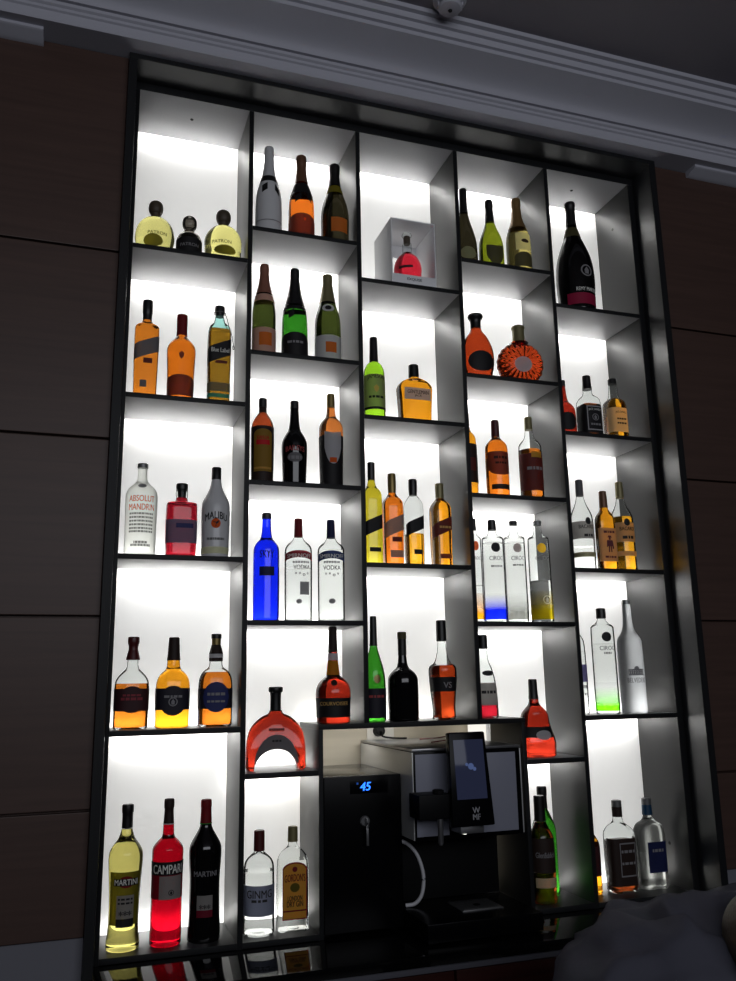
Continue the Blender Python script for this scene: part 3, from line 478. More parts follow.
{'rz': 6.3, 'nm': 'cognac_bottle', 'lb': 'arch shaped red cognac decanter on two feet with black stopper', 'gr': 'cognac bottles', 'p': (0.5339, 0.1, -0.1417), 'pf': [(0.1882, 0.02), (0.1762, 0.0243), (0.1727, 0.0394), (0.1622, 0.0559), (0.1446, 0.0751), (0.1237, 0.0885), (0.0889, 0.0965), (0.0543, 0.0994), (0.0, 0.0994)], 'cp': [('stopper', 'black_plastic', [(0.2648, 0.02), (0.2627, 0.0243), (0.2478, 0.0243), (0.245, 0.0179), (0.1874, 0.0186)])], 'gl': 'T:cognac_red', 'ls': [], 'tx': [], 'n': 2.5, 'dr': 0.4, 'fl': None, 'sp': 'arch'},
{'rz': 12.2, 'nm': 'cognac_bottle', 'lb': 'round bellied cognac bottle with tall dark cap, white neck band and black label', 'gr': 'cognac bottles', 'p': (0.7201, 0.05, 0.0008), 'pf': [(0.2344, 0.0146), (0.2053, 0.0161), (0.1583, 0.019), (0.1511, 0.0293), (0.1332, 0.0498), (0.1117, 0.0586), (0.0903, 0.06), (0.0618, 0.0571), (0.0, 0.0571)], 'cp': [('cap', 'brown_black', [(0.3185, 0.0132), (0.3163, 0.0146), (0.2994, 0.0146), (0.2339, 0.0161)]), ('neck_band', 'white_label', [(0.2295, 0.0161), (0.2064, 0.0168)]), ('neck_sleeve', 'amber_foil', [(0.2049, 0.0168), (0.1575, 0.0198)])], 'gl': 'T:cognac_red', 'ls': [('black', 'rect', 0.0202, 0.0827, 0.0871, 0.0, 0), ('black', 'oval', 0.1219, 0.1416, 0.0108, 0.0, 0)], 'tx': [('COURVOISIER', 0.0646, 0.0117, 'gold_print', 0.1021, 0.0, 0)], 'n': 2, 'dr': 1, 'fl': None, 'sp': None},
{'rz': 8.7, 'nm': 'gin_bottle', 'lb': 'clear gin bottle with dark capsule and wide grey label, half hidden by shelf divider', 'gr': 'gin bottles', 'p': (0.479, 0.08, -0.6284), 'pf': [(0.2402, 0.0149), (0.2337, 0.0236), (0.2207, 0.0392), (0.2046, 0.0473), (0.1788, 0.0486), (0.014, 0.0493), (0.0, 0.0493)], 'cp': [('capsule', 'burgundy', [(0.3046, 0.0155), (0.3026, 0.0169), (0.243, 0.0176)])], 'gl': 'S:clear_thin:water', 'ls': [('blue_grey', 'rect', 0.0589, 0.1474, 0.074, 0.0, 0)], 'tx': [('GINMG', 0.123, 0.023, 'black_print', 0.0838, 0.0, 0), ('- - - -', 0.1036, 0.0095, 'black_print', 0.0493, 0.0, 0)], 'n': 2, 'dr': 1, 'fl': 0.1853, 'sp': None},
{'rz': 0.0, 'nm': 'gin_bottle', 'lb': 'clear flat gin bottle with yellow arched label and olive cap', 'gr': 'gin bottles', 'p': (0.5886, 0.08, -0.6284), 'pf': [(0.2617, 0.0137), (0.2485, 0.0172), (0.2367, 0.0314), (0.2189, 0.0449), (0.1993, 0.0502), (0.0159, 0.0502), (0.0, 0.0502)], 'cp': [('cap', 'olive_foil', [(0.309, 0.0151), (0.307, 0.0158), (0.2629, 0.0165)])], 'gl': 'S:clear_thin:water', 'ls': [('dark_red', 'arch', 0.0358, 0.2049, 0.0391, 0.0, 0), ('yellow_label', 'arch', 0.0396, 0.2003, 0.0361, 0.0, 0), ('dark_red', 'rect', 0.0598, 0.0642, 0.0361, 0.0, 0), ('dark_red', 'oval', 0.1758, 0.192, 0.008, 0.0, 0), ('olive', 'oval', 0.1169, 0.1437, 0.015, 0.0, 0)], 'tx': [("GORDON'S", 0.1591, 0.0224, 'dark_red', 0.0642, 0.0, 0.06), ('LONDON', 0.0991, 0.0145, 'brown_black', 0.0451, 0.0, 0), ('DRY GIN', 0.0826, 0.0172, 'brown_black', 0.0502, 0.0, 0)], 'n': 5, 'dr': 0.6, 'fl': 0.2091, 'sp': None},
{'rz': 7.7, 'nm': 'whiskey_bottle', 'lb': 'lime green whiskey bottle with black capsule and olive label', 'gr': 'whisky bottles', 'p': (0.8959, 0.07, 1.0788), 'pf': [(0.2288, 0.0162), (0.2201, 0.0283), (0.1984, 0.038), (0.1767, 0.0404), (0.0245, 0.0404), (0.0, 0.0404)], 'cp': [('capsule', 'black_plastic', [(0.329, 0.0129), (0.3263, 0.0146), (0.2747, 0.0154), (0.2208, 0.0178)])], 'gl': 'T:lime', 'ls': [('olive_label', 'rect', 0.0336, 0.1707, 0.0586, 0.0, 0), ('black', 'rect', 0.0336, 0.0437, 0.0586, 0.0, 0)], 'tx': [('JAMESON', 0.1587, 0.021, 'black_print', 0.0687, 0.0, 0.12), ('A', 0.1128, 0.0323, 'gold_print', 0.0243, 0.0, 0), ('------------', 0.0815, 0.0113, 'black_print', 0.0566, 0.0, 0)], 'n': 2, 'dr': 1, 'fl': None, 'sp': None},
{'rz': 0.0, 'nm': 'whiskey_bottle', 'lb': 'wide flat flask of golden whiskey with silver label and black cap', 'gr': 'whisky bottles', 'p': (1.0563, 0.07, 1.0788), 'pf': [(0.1825, 0.0215), (0.1711, 0.0372), (0.1598, 0.0578), (0.1423, 0.0674), (0.1231, 0.0666), (0.0262, 0.061), (0.0, 0.061)], 'cp': [('cap', 'black_plastic', [(0.2362, 0.0165), (0.2335, 0.019), (0.1757, 0.0207)])], 'gl': 'T:amber_gold', 'ls': [('silver_label', 'rect', 0.0854, 0.131, 0.0526, 0.0, 0)], 'tx': [('GENTLEMAN', 0.1146, 0.0144, 'black_print', 0.0835, 0.0, 0), ('JACK', 0.0992, 0.0112, 'black_print', 0.0539, 0.0, 0)], 'n': 4, 'dr': 0.6, 'fl': None, 'sp': None},
{'rz': 0.0, 'nm': 'whisky_bottle', 'lb': 'green glass whisky bottle half hidden behind shelf divider, slanted black label', 'gr': 'whisky bottles', 'p': (0.8838, 0.09, 0.5403), 'pf': [(0.3158, 0.0121), (0.2912, 0.0175), (0.2708, 0.0303), (0.2504, 0.035), (0.0144, 0.0337), (0.0, 0.0337)], 'cp': [('cap', 'black_plastic', [(0.3827, 0.0121), (0.3803, 0.0135), (0.3129, 0.0135)])], 'gl': 'T:green_gold', 'ls': [('black', 'rect', 0.1194, 0.171, 0.0525, 0.0, 0.45), ('black', 'rect', 0.0463, 0.062, 0.021, 0.0, 0)], 'tx': [], 'n': 4, 'dr': 1, 'fl': None, 'sp': None},
{'rz': 0.0, 'nm': 'whisky_bottle', 'lb': 'amber orange whisky bottle with slanted grey label and brown gold cap', 'gr': 'whisky bottles', 'p': (0.9637, 0.09, 0.5403), 'pf': [(0.271, 0.0136), (0.2587, 0.02), (0.2399, 0.0328), (0.226, 0.0364), (0.0167, 0.0343), (0.0, 0.0343)], 'cp': [('cap', 'gold_dark', [(0.3444, 0.0128), (0.3419, 0.0152), (0.3006, 0.016), (0.2678, 0.0144)])], 'gl': 'T:amber_orange', 'ls': [('grey_label', 'rect', 0.1168, 0.1744, 0.0546, 0.0, 0.45), ('maroon', 'rect', 0.0851, 0.1025, 0.0182, 0.0036, 0), ('grey_label', 'rect', 0.0282, 0.0534, 0.0255, 0.0036, 0)], 'tx': [], 'n': 4, 'dr': 1, 'fl': None, 'sp': None},
{'rz': 0.0, 'nm': 'whisky_bottle', 'lb': 'half empty clear whisky bottle with slanted black label and black cap', 'gr': 'whisky bottles', 'p': (1.0467, 0.09, 0.5403), 'pf': [(0.2673, 0.0137), (0.259, 0.0201), (0.2359, 0.0314), (0.2177, 0.0336), (0.019, 0.0321), (0.0, 0.0321)], 'cp': [('cap', 'black_plastic', [(0.3279, 0.0137), (0.3254, 0.0161), (0.2889, 0.0161), (0.2641, 0.0145)])], 'gl': 'S:clear_thin:whisky_gold', 'ls': [('black', 'rect', 0.1262, 0.1746, 0.0503, 0.0, 0.45), ('black', 'rect', 0.0423, 0.0598, 0.0168, 0.0034, 0)], 'tx': [], 'n': 4, 'dr': 1, 'fl': 0.1197, 'sp': None},
{'rz': 0.0, 'nm': 'whisky_bottle', 'lb': 'golden whisky bottle with slanted maroon label and pale cap, nearest the right wall', 'gr': 'whisky bottles', 'p': (1.1541, 0.09, 0.5403), 'pf': [(0.2605, 0.0146), (0.2479, 0.024), (0.2296, 0.035), (0.2105, 0.0371), (0.022, 0.035), (0.0, 0.035)], 'cp': [('cap', 'olive_foil', [(0.3175, 0.0146), (0.315, 0.0162), (0.2949, 0.0162), (0.2573, 0.0154)])], 'gl': 'T:amber_gold', 'ls': [('maroon', 'rect', 0.1242, 0.1747, 0.0557, 0.0, 0.45), ('brown_label', 'rect', 0.0291, 0.0467, 0.0223, 0.0037, 0)], 'tx': [('------------', 0.1461, 0.01, 'gold_print', 0.0445, 0.0037, 0)], 'n': 4, 'dr': 1, 'fl': None, 'sp': None},
{'rz': 7.6, 'nm': 'cognac_bottle', 'lb': 'green cognac bottle with gold medallion, half hidden by divider above the coffee machine', 'gr': 'cognac bottles', 'p': (0.8739, 0.07, 0.0008), 'pf': [(0.3017, 0.0103), (0.2493, 0.0129), (0.2194, 0.0219), (0.1824, 0.0335), (0.1528, 0.0387), (0.1161, 0.04), (0.0, 0.04)], 'cp': [('capsule', 'black_foil', [(0.3576, 0.0097), (0.3553, 0.011), (0.3048, 0.0116), (0.2547, 0.0129)])], 'gl': 'T:champ_green', 'ls': [('gold_dark', 'oval', 0.1272, 0.1562, 0.012, 0.004, 0), ('black_label', 'rect', 0.0123, 0.1105, 0.056, 0.0, 0)], 'tx': [('----------', 0.0839, 0.0103, 'dull_red', 0.056, 0.0, 0)], 'n': 2, 'dr': 1, 'fl': None, 'sp': None},
{'rz': 8.3, 'nm': 'port_bottle', 'lb': 'plain black bottle with long neck and rounded shoulders, middle of machine shelf', 'gr': 'liqueur bottles', 'p': (0.9803, 0.07, 0.0008), 'pf': [(0.2225, 0.0144), (0.1812, 0.0182), (0.1678, 0.038), (0.1491, 0.0517), (0.1291, 0.054), (0.0, 0.054)], 'cp': [('cap', 'olive_black', [(0.3034, 0.0144), (0.3011, 0.016), (0.2784, 0.016)]), ('capsule', 'black_foil', [(0.2785, 0.0152), (0.2198, 0.0152)])], 'gl': 'O:black_glass', 'ls': [], 'tx': [], 'n': 2, 'dr': 1, 'fl': None, 'sp': None},
{'rz': 9.4, 'nm': 'cognac_bottle', 'lb': 'amber cognac bottle with clear neck, tall black cap and black band label', 'gr': 'cognac bottles', 'p': (1.1321, 0.07, 0.0008), 'pf': [(0.2713, 0.0139), (0.233, 0.017), (0.1948, 0.0278), (0.1849, 0.0479), (0.1644, 0.0509), (0.1191, 0.0479), (0.0442, 0.0409), (0.0182, 0.0417), (0.0, 0.0417)], 'cp': [('cap', 'black_plastic', [(0.3453, 0.0162), (0.3429, 0.0178), (0.2706, 0.0185)])], 'gl': 'S:clear_thin:cognac_orange', 'ls': [('black', 'rect', 0.0956, 0.1452, 0.0764, 0.0, 0)], 'tx': [('VS', 0.1178, 0.0201, 'grey_print', 0.0306, 0.0051, 0)], 'n': 2, 'dr': 1, 'fl': 0.1857, 'sp': None},
{'rz': 10.5, 'nm': 'champagne_bottle', 'lb': 'dark champagne bottle with dim label, half hidden at left end of fourth column top shelf', 'gr': 'champagne bottles', 'p': (1.2993, 0.07, 1.7612), 'pf': [(0.239, 0.0161), (0.1996, 0.0242), (0.1506, 0.0387), (0.102, 0.0484), (0.0296, 0.05), (0.0, 0.05)], 'cp': [('foil', 'black_foil', [(0.3512, 0.0097), (0.3482, 0.0145), (0.3412, 0.0161), (0.2995, 0.0161), (0.2936, 0.0153), (0.2255, 0.0177)])], 'gl': 'T:champ_black', 'ls': [('olive_label', 'oval', 0.0137, 0.066, 0.035, 0.0, 0)], 'tx': [], 'n': 2, 'dr': 1, 'fl': None, 'sp': None},
{'rz': 11.2, 'nm': 'champagne_bottle', 'lb': 'yellow green champagne bottle with dark shield label', 'gr': 'champagne bottles', 'p': (1.4162, 0.07, 1.7612), 'pf': [(0.2144, 0.0193), (0.1797, 0.0298), (0.1402, 0.0456), (0.101, 0.0518), (0.0376, 0.0518), (0.0, 0.0518)], 'cp': [('foil', 'black_foil', [(0.3198, 0.0105), (0.3168, 0.0149), (0.3098, 0.0175), (0.2898, 0.0175), (0.2798, 0.0149), (0.2024, 0.0202)])], 'gl': 'T:champ_yellow', 'ls': [('olive_black', 'shield', 0.006, 0.0934, 0.0388, 0.0052, 0)], 'tx': [], 'n': 2, 'dr': 1, 'fl': None, 'sp': None},
{'rz': 12.0, 'nm': 'champagne_bottle', 'lb': 'gold champagne bottle with cream shoulder label and bronze foil', 'gr': 'champagne bottles', 'p': (1.5435, 0.07, 1.7612), 'pf': [(0.3217, 0.0159), (0.2408, 0.0229), (0.2007, 0.0397), (0.1607, 0.0512), (0.047, 0.0512), (0.0, 0.0512)], 'cp': [('foil', 'bronze_foil', [(0.3489, 0.0106), (0.3458, 0.0168), (0.3377, 0.0194), (0.3114, 0.0194), (0.3033, 0.0159), (0.251, 0.0203), (0.201, 0.0335)])], 'gl': 'T:champ_gold', 'ls': [('cream_glow', 'rect', 0.0897, 0.1682, 0.0384, 0.0128, 0), ('brown_black', 'oval', 0.122, 0.1387, 0.0179, 0.0154, 0), ('olive_black', 'arch', 0.015, 0.08, 0.0461, 0.0128, 0)], 'tx': [], 'n': 2, 'dr': 1, 'fl': None, 'sp': None},
{'rz': 10.7, 'nm': 'cognac_bottle', 'lb': 'teardrop red cognac decanter with large black oval emblem and wide dark stopper', 'gr': 'cognac bottles', 'p': (1.3287, 0.07, 1.2811), 'pf': [(0.2163, 0.0204), (0.1978, 0.0272), (0.1701, 0.0482), (0.1333, 0.0646), (0.0967, 0.0691), (0.0512, 0.0664), (0.0258, 0.0591), (0.0, 0.0591)], 'cp': [('stopper', 'black_plastic', [(0.2766, 0.0221), (0.2729, 0.0298), (0.2636, 0.0306), (0.2553, 0.0255), (0.246, 0.0204), (0.2027, 0.0213)])], 'gl': 'T:cognac_orange', 'ls': [('black', 'oval', 0.0246, 0.1072, 0.0553, 0.0069, 0)], 'tx': [], 'n': 2, 'dr': 0.7, 'fl': None, 'sp': None},
{'rz': 11.9, 'nm': 'cognac_bottle', 'lb': 'round sunburst ridged amber cognac decanter with grey medallion', 'gr': 'cognac bottles', 'p': (1.518, 0.07, 1.2811), 'pf': [(0.1782, 0.0257), (0.1688, 0.0386), (0.1501, 0.0688), (0.1268, 0.0908), (0.0989, 0.0985), (0.0711, 0.0946), (0.0434, 0.0805), (0.0, 0.0805)], 'cp': [('stopper', 'olive_foil', [(0.2496, 0.0206), (0.2458, 0.0266), (0.2383, 0.0274), (0.2336, 0.0232), (0.1654, 0.0257)])], 'gl': 'T:cognac_orange', 'ls': [('silver_label', 'oval', 0.0387, 0.1027, 0.0354, 0.0, 0)], 'tx': [], 'n': 2, 'dr': 0.45, 'fl': None, 'sp': 'rays'},
{'rz': 10.3, 'nm': 'whisky_bottle', 'lb': 'amber whisky bottle with dark brown label, mostly hidden at left of third shelf', 'gr': 'whisky bottles', 'p': (1.2893, 0.12, 0.8113), 'pf': [(0.2958, 0.0133), (0.2692, 0.019), (0.2542, 0.0343), (0.2294, 0.04), (0.0337, 0.04), (0.0, 0.04)], 'cp': [('cap', 'black_plastic', [(0.3495, 0.0133), (0.3468, 0.0152), (0.2873, 0.0152)])], 'gl': 'T:amber_gold', 'ls': [('brown_black', 'rect', 0.0591, 0.2141, 0.06, 0.0, 0), ('maroon', 'rect', 0.1061, 0.1578, 0.028, 0.0, 0)], 'tx': [], 'n': 2, 'dr': 1, 'fl': None, 'sp': None},
{'rz': 11.1, 'nm': 'whisky_bottle', 'lb': 'amber whisky bottle with brown hexagonal label and dark red cap', 'gr': 'whisky bottles', 'p': (1.3912, 0.07, 0.8113), 'pf': [(0.2408, 0.015), (0.2302, 0.0233), (0.21, 0.0416), (0.1882, 0.0449), (0.0241, 0.0441), (0.0, 0.0441)], 'cp': [('cap', 'burgundy', [(0.3095, 0.0133), (0.3068, 0.0158), (0.2716, 0.0158), (0.2365, 0.0166)])], 'gl': 'T:amber_orange', 'ls': [('brown_label', 'rect', 0.101, 0.1747, 0.0584, 0.0045, 0), ('brown_label', 'shield', 0.0823, 0.1079, 0.0449, 0.0045, 0), ('brown_black', 'rect', 0.0264, 0.0458, 0.0404, 0.0045, 0)], 'tx': [('----------', 0.1506, 0.0133, 'brown_black', 0.0539, 0.0045, 0), ('----------', 0.1292, 0.01, 'brown_black', 0.0449, 0.0045, 0)], 'n': 2, 'dr': 1, 'fl': None, 'sp': None},
{'rz': 12.0, 'nm': 'bourbon_bottle', 'lb': 'clear bottle of brown whiskey with pale gold cap and wide maroon label', 'gr': 'whisky bottles', 'p': (1.5385, 0.07, 0.8113), 'pf': [(0.2834, 0.0151), (0.2476, 0.0184), (0.2271, 0.0402), (0.2076, 0.0461), (0.0218, 0.0453), (0.0, 0.0453)], 'cp': [('cap', 'olive_foil', [(0.3347, 0.0134), (0.332, 0.0151), (0.2792, 0.0159)])], 'gl': 'S:clear_thin:whisky_amber', 'ls': [('maroon', 'rect', 0.0294, 0.178, 0.0692, 0.0, 0), ('yellow_label', 'rect', 0.1606, 0.185, 0.0231, 0.0138, 0)], 'tx': [('----------', 0.1172, 0.0151, 'grey_print', 0.0646, 0.0046, 0)], 'n': 2, 'dr': 1, 'fl': 0.1969, 'sp': None},
{'rz': 10.3, 'nm': 'vodka_bottle', 'lb': 'clear vodka bottle with orange dot and yellow base, mostly hidden by left divider', 'gr': 'vodka bottles', 'p': (1.2822, 0.08, 0.3388), 'pf': [(0.3451, 0.0093), (0.3244, 0.014), (0.3161, 0.0257), (0.3079, 0.028), (0.0, 0.028)], 'cp': [('cap', 'black_plastic', [(0.389, 0.0099), (0.3865, 0.0117), (0.3433, 0.0117)])], 'gl': 'S:clear_thin:water', 'ls': [('dot_orange', 'oval', 0.2643, 0.2994, 0.0118, 0.0, 0), ('base:base_orange', 'rect', 0.0106, 0.1056, 0.0448, 0.0, 0)], 'tx': [('CIROC', 0.2358, 0.0117, 'grey_print', 0.0336, 0.0, 0)], 'n': 2, 'dr': 1, 'fl': 0.1364, 'sp': None},
{'rz': 10.8, 'nm': 'vodka_bottle', 'lb': 'clear vodka bottle with black dot and blue base', 'gr': 'vodka bottles', 'p': (1.3556, 0.07, 0.3388), 'pf': [(0.3464, 0.0127), (0.3255, 0.0191), (0.318, 0.0381), (0.3089, 0.0421), (0.0, 0.0421)], 'cp': [('cap', 'black_plastic', [(0.3854, 0.0143), (0.3829, 0.0159), (0.3438, 0.0167)])], 'gl': 'S:clear_thin:water', 'ls': [('dot_black', 'oval', 0.2574, 0.2933, 0.0177, 0.0, 0), ('base:base_blue', 'rect', 0.0094, 0.1044, 0.0673, 0.0, 0)], 'tx': [('CIROC', 0.2347, 0.0159, 'grey_print', 0.0522, 0.0, 0), ('----------', 0.2047, 0.0079, 'grey_fine', 0.0421, 0.0, 0)], 'n': 2, 'dr': 1, 'fl': 0.2965, 'sp': None},
{'rz': 11.4, 'nm': 'vodka_bottle', 'lb': 'frosted vodka bottle with grey dot and grey base', 'gr': 'vodka bottles', 'p': (1.4466, 0.07, 0.3388), 'pf': [(0.3685, 0.0144), (0.329, 0.016), (0.3214, 0.0383), (0.3122, 0.0407), (0.0, 0.0407)], 'cp': [('cap', 'black_plastic', [(0.3852, 0.0152), (0.3827, 0.0168), (0.3642, 0.0152)])], 'gl': 'S:clear_thin:water', 'ls': [('dot_grey', 'oval', 0.2589, 0.2935, 0.0163, 0.0, 0), ('base:base_grey', 'rect', 0.0101, 0.106, 0.0651, 0.0, 0)], 'tx': [('CIROC', 0.2376, 0.016, 'grey_print', 0.0505, 0.0, 0), ('----------', 0.2114, 0.008, 'grey_fine', 0.0407, 0.0, 0)], 'n': 2, 'dr': 1, 'fl': 0.2997, 'sp': None},
{'rz': 12.1, 'nm': 'vodka_bottle', 'lb': 'clear vodka bottle with yellow dot and yellow base beside the shelf wall', 'gr': 'vodka bottles', 'p': (1.5503, 0.07, 0.3388), 'pf': [(0.3729, 0.0144), (0.3329, 0.016), (0.3253, 0.0369), (0.316, 0.0417), (0.0, 0.0417)], 'cp': [('cap', 'grey_metal', [(0.3898, 0.0144), (0.3872, 0.0168), (0.3685, 0.0152)])], 'gl': 'S:clear_thin:water', 'ls': [('dot_yellow', 'oval', 0.2604, 0.297, 0.0175, 0.0, 0), ('base:base_yellow', 'rect', 0.0108, 0.1158, 0.0667, 0.0, 0)], 'tx': [('CIROC', 0.2405, 0.016, 'grey_print', 0.0517, 0.0, 0), ('@', 0.0833, 0.0321, 'white_print', 0.0334, 0.0083, 0)], 'n': 2, 'dr': 1, 'fl': 0.157, 'sp': None},
{'rz': 10.5, 'nm': 'liqueur_bottle', 'lb': 'clear bottle with square black cap, grey label and red drink, hidden left above machine', 'gr': 'cognac bottles', 'p': (1.2953, 0.07, 0.0008), 'pf': [(0.2438, 0.0147), (0.201, 0.0166), (0.1778, 0.0276), (0.1547, 0.035), (0.124, 0.0414), (0.0326, 0.046), (0.0, 0.046)], 'cp': [('cap', 'black_plastic', [(0.2938, 0.0156), (0.2923, 0.0175), (0.2432, 0.0175)])], 'gl': 'S:clear_thin:red', 'ls': [('grey_label', 'rect', 0.0444, 0.1225, 0.0667, 0.0, 0), ('black', 'oval', 0.1468, 0.1657, 0.023, 0.0069, 0)], 'tx': [('----------', 0.0901, 0.0129, 'black_print', 0.0552, 0.0046, 0)], 'n': 2, 'dr': 1, 'fl': 0.0477, 'sp': None},
{'rz': 11.7, 'nm': 'cognac_bottle', 'lb': 'red gourd shaped cognac decanter with black neck on the small right shelf', 'gr': 'cognac bottles', 'p': (1.4962, 0.08, -0.1417), 'pf': [(0.2047, 0.0171), (0.1852, 0.0194), (0.1697, 0.035), (0.1504, 0.0508), (0.1235, 0.0537), (0.1004, 0.0586), (0.0698, 0.0712), (0.047, 0.0762), (0.0242, 0.0737), (0.0, 0.0737)], 'cp': [('capsule', 'black_foil', [(0.275, 0.0148), (0.2727, 0.0163), (0.2283, 0.0163), (0.2027, 0.0187)]), ('neck_band', 'white_label', [(0.2027, 0.0187), (0.1888, 0.021)])], 'gl': 'T:cognac_red', 'ls': [('black', 'rect', 0.0691, 0.1067, 0.061, 0.0, 0), ('silver_label', 'oval', 0.0608, 0.0939, 0.0305, 0.0191, 0)], 'tx': [], 'n': 2, 'dr': 0.65, 'fl': None, 'sp': None},
{'rz': 11.7, 'nm': 'whisky_bottle', 'lb': 'dark whisky bottle with cream lower label on the counter beside the coffee machine', 'gr': 'whisky bottles', 'p': (1.494, 0.08, -0.6284), 'pf': [(0.2652, 0.0195), (0.2433, 0.03), (0.2251, 0.0412), (0.2069, 0.045), (0.0173, 0.045), (0.0, 0.045)], 'cp': [('capsule', 'black_plastic', [(0.3537, 0.018), (0.3515, 0.0195), (0.3119, 0.0195), (0.2681, 0.021)])], 'gl': 'T:dark_malt', 'ls': [('brown_black', 'rect', 0.1007, 0.2143, 0.0584, 0.0, 0), ('cream_label', 'rect', 0.053, 0.0852, 0.0405, 0.0, 0)], 'tx': [('Glenfiddich', 0.1601, 0.018, 'grey_print', 0.0719, 0.0, 0)], 'n': 2, 'dr': 1, 'fl': None, 'sp': None},
{'rz': 11.8, 'nm': 'wine_bottle', 'lb': 'green bottle with black capsule standing behind the dark whisky bottle', 'gr': 'liqueur bottles', 'p': (1.5579, 0.17, -0.6284), 'pf': [(0.2943, 0.017), (0.2639, 0.0309), (0.2337, 0.0433), (0.2036, 0.0449), (0.0, 0.0449)], 'cp': [('capsule', 'black_foil', [(0.3727, 0.0155), (0.3704, 0.0186), (0.3421, 0.0186), (0.3376, 0.017), (0.2943, 0.0186)])], 'gl': 'T:champ_green', 'ls': [], 'tx': [], 'n': 2, 'dr': 1, 'fl': None, 'sp': None},
{'rz': 13.5, 'nm': 'cognac_bottle', 'lb': 'very large black magnum cognac bottle with dark red label on top right shelf', 'gr': 'cognac bottles', 'p': (1.8197, 0.09, 1.6233), 'pf': [(0.4158, 0.0214), (0.3641, 0.0321), (0.3128, 0.0535), (0.2515, 0.0731), (0.1908, 0.0802), (0.1305, 0.0811), (0.0656, 0.0767), (0.0, 0.0767)], 'cp': [('capsule', 'black_foil', [(0.5264, 0.0214), (0.5232, 0.0241), (0.5075, 0.0241), (0.5023, 0.0205), (0.4039, 0.0232)]), ('neck_band', 'olive_black', [(0.3999, 0.0232), (0.3537, 0.0321)])], 'gl': 'O:black_glass', 'ls': [('wine_red', 'rect', 0.0234, 0.072, 0.0811, 0.0162, 0)], 'tx': [('REMY MARTIN', 0.0887, 0.016, 'white_print', 0.1006, 0.0243, 0), ('o', 0.1722, 0.0535, 'grey_print', 0.0649, 0.0243, 0)], 'n': 2, 'dr': 1, 'fl': None, 'sp': None},
{'rz': 13.0, 'nm': 'whiskey_bottle', 'lb': 'dark red whiskey bottle mostly hidden behind divider, left of square black label bottle', 'gr': 'whisky bottles', 'p': (1.7207, 0.09, 1.083), 'pf': [(0.2186, 0.0096), (0.1531, 0.0145), (0.1345, 0.0338), (0.1113, 0.045), (0.0311, 0.045), (0.0, 0.045)], 'cp': [('cap', 'black_plastic', [(0.2433, 0.0096), (0.2404, 0.0112), (0.2132, 0.0112)])], 'gl': 'T:cognac_red', 'ls': [('black', 'oval', 0.0203, 0.0949, 0.0405, 0.0, 0)], 'tx': [], 'n': 2, 'dr': 1, 'fl': None, 'sp': None},
{'rz': 0.0, 'nm': 'whiskey_bottle', 'lb': 'square clear whiskey bottle with large black label and black cap', 'gr': 'whisky bottles', 'p': (1.8224, 0.07, 1.083), 'pf': [(0.2075, 0.0187), (0.184, 0.0187), (0.1671, 0.0357), (0.1447, 0.0435), (0.0306, 0.0435), (0.0, 0.0435)], 'cp': [('cap', 'black_plastic', [(0.2652, 0.0153), (0.2624, 0.017), (0.2341, 0.017), (0.2013, 0.0204)])], 'gl': 'S:clear_thin:whisky_dark', 'ls': [('black', 'rect', 0.0095, 0.1285, 0.1, 0.0, 0), ('silver_label', 'frame', 0.0213, 0.1239, 0.0348, 0.0, 0)], 'tx': [("JACK DANIEL'S", 0.1073, 0.0116, 'white_print', 0.0574, 0.0, 0.12), ('o', 0.0761, 0.029, 'grey_print', 0.0348, 0.0, 0), ('------------', 0.0459, 0.0101, 'grey_print', 0.0435, 0.0, 0)], 'n': 4, 'dr': 1, 'fl': 0.1353, 'sp': None},
{'rz': 0.0, 'nm': 'whiskey_bottle', 'lb': 'square golden honey whiskey bottle with cream label beside the black label one', 'gr': 'whisky bottles', 'p': (1.9457, 0.07, 1.083), 'pf': [(0.2432, 0.0171), (0.1785, 0.0205), (0.1643, 0.0351), (0.1482, 0.0413), (0.0357, 0.0413), (0.0, 0.0413)], 'cp': [('cap', 'black_plastic', [(0.2644, 0.0154), (0.2615, 0.0171), (0.2358, 0.0179)])], 'gl': 'S:clear_thin:honey', 'ls': [('cream_label', 'rect', 0.0245, 0.1282, 0.0661, 0.0, 0)], 'tx': [("JACK DANIEL'S", 0.1077, 0.0116, 'brown_black', 0.0512, 0.0021, 0.12), ('------------', 0.0799, 0.0087, 'brown_black', 0.0413, 0.0021, 0), ('------------', 0.0614, 0.0087, 'brown_black', 0.0413, 0.0021, 0)], 'n': 4, 'dr': 1, 'fl': 0.1747, 'sp': None},
{'rz': 13.2, 'nm': 'rum_bottle', 'lb': 'clear white rum bottle with grey cap and grey label on left of its shelf', 'gr': 'rum bottles', 'p': (1.7696, 0.1, 0.5433), 'pf': [(0.3025, 0.014), (0.2713, 0.0205), (0.2358, 0.0378), (0.2093, 0.046), (0.0221, 0.0452), (0.0, 0.0452)], 'cp': [('cap', 'charcoal', [(0.3683, 0.0123), (0.3656, 0.0148), (0.2995, 0.0156)])], 'gl': 'S:clear_thin:water', 'ls': [('grey_label', 'rect', 0.1234, 0.1926, 0.0644, 0.0, 0), ('dot_black', 'oval', 0.1796, 0.2083, 0.012, 0.0115, 0), ('olive_grey', 'rect', 0.0514, 0.0702, 0.0644, 0.0, 0)], 'tx': [('BACARDI', 0.1709, 0.0148, 'black_print', 0.0644, 0.0046, 0), ('------', 0.1363, 0.0131, 'black_print', 0.0368, 0.0092, 0)], 'n': 2, 'dr': 1, 'fl': 0.0956, 'sp': None},
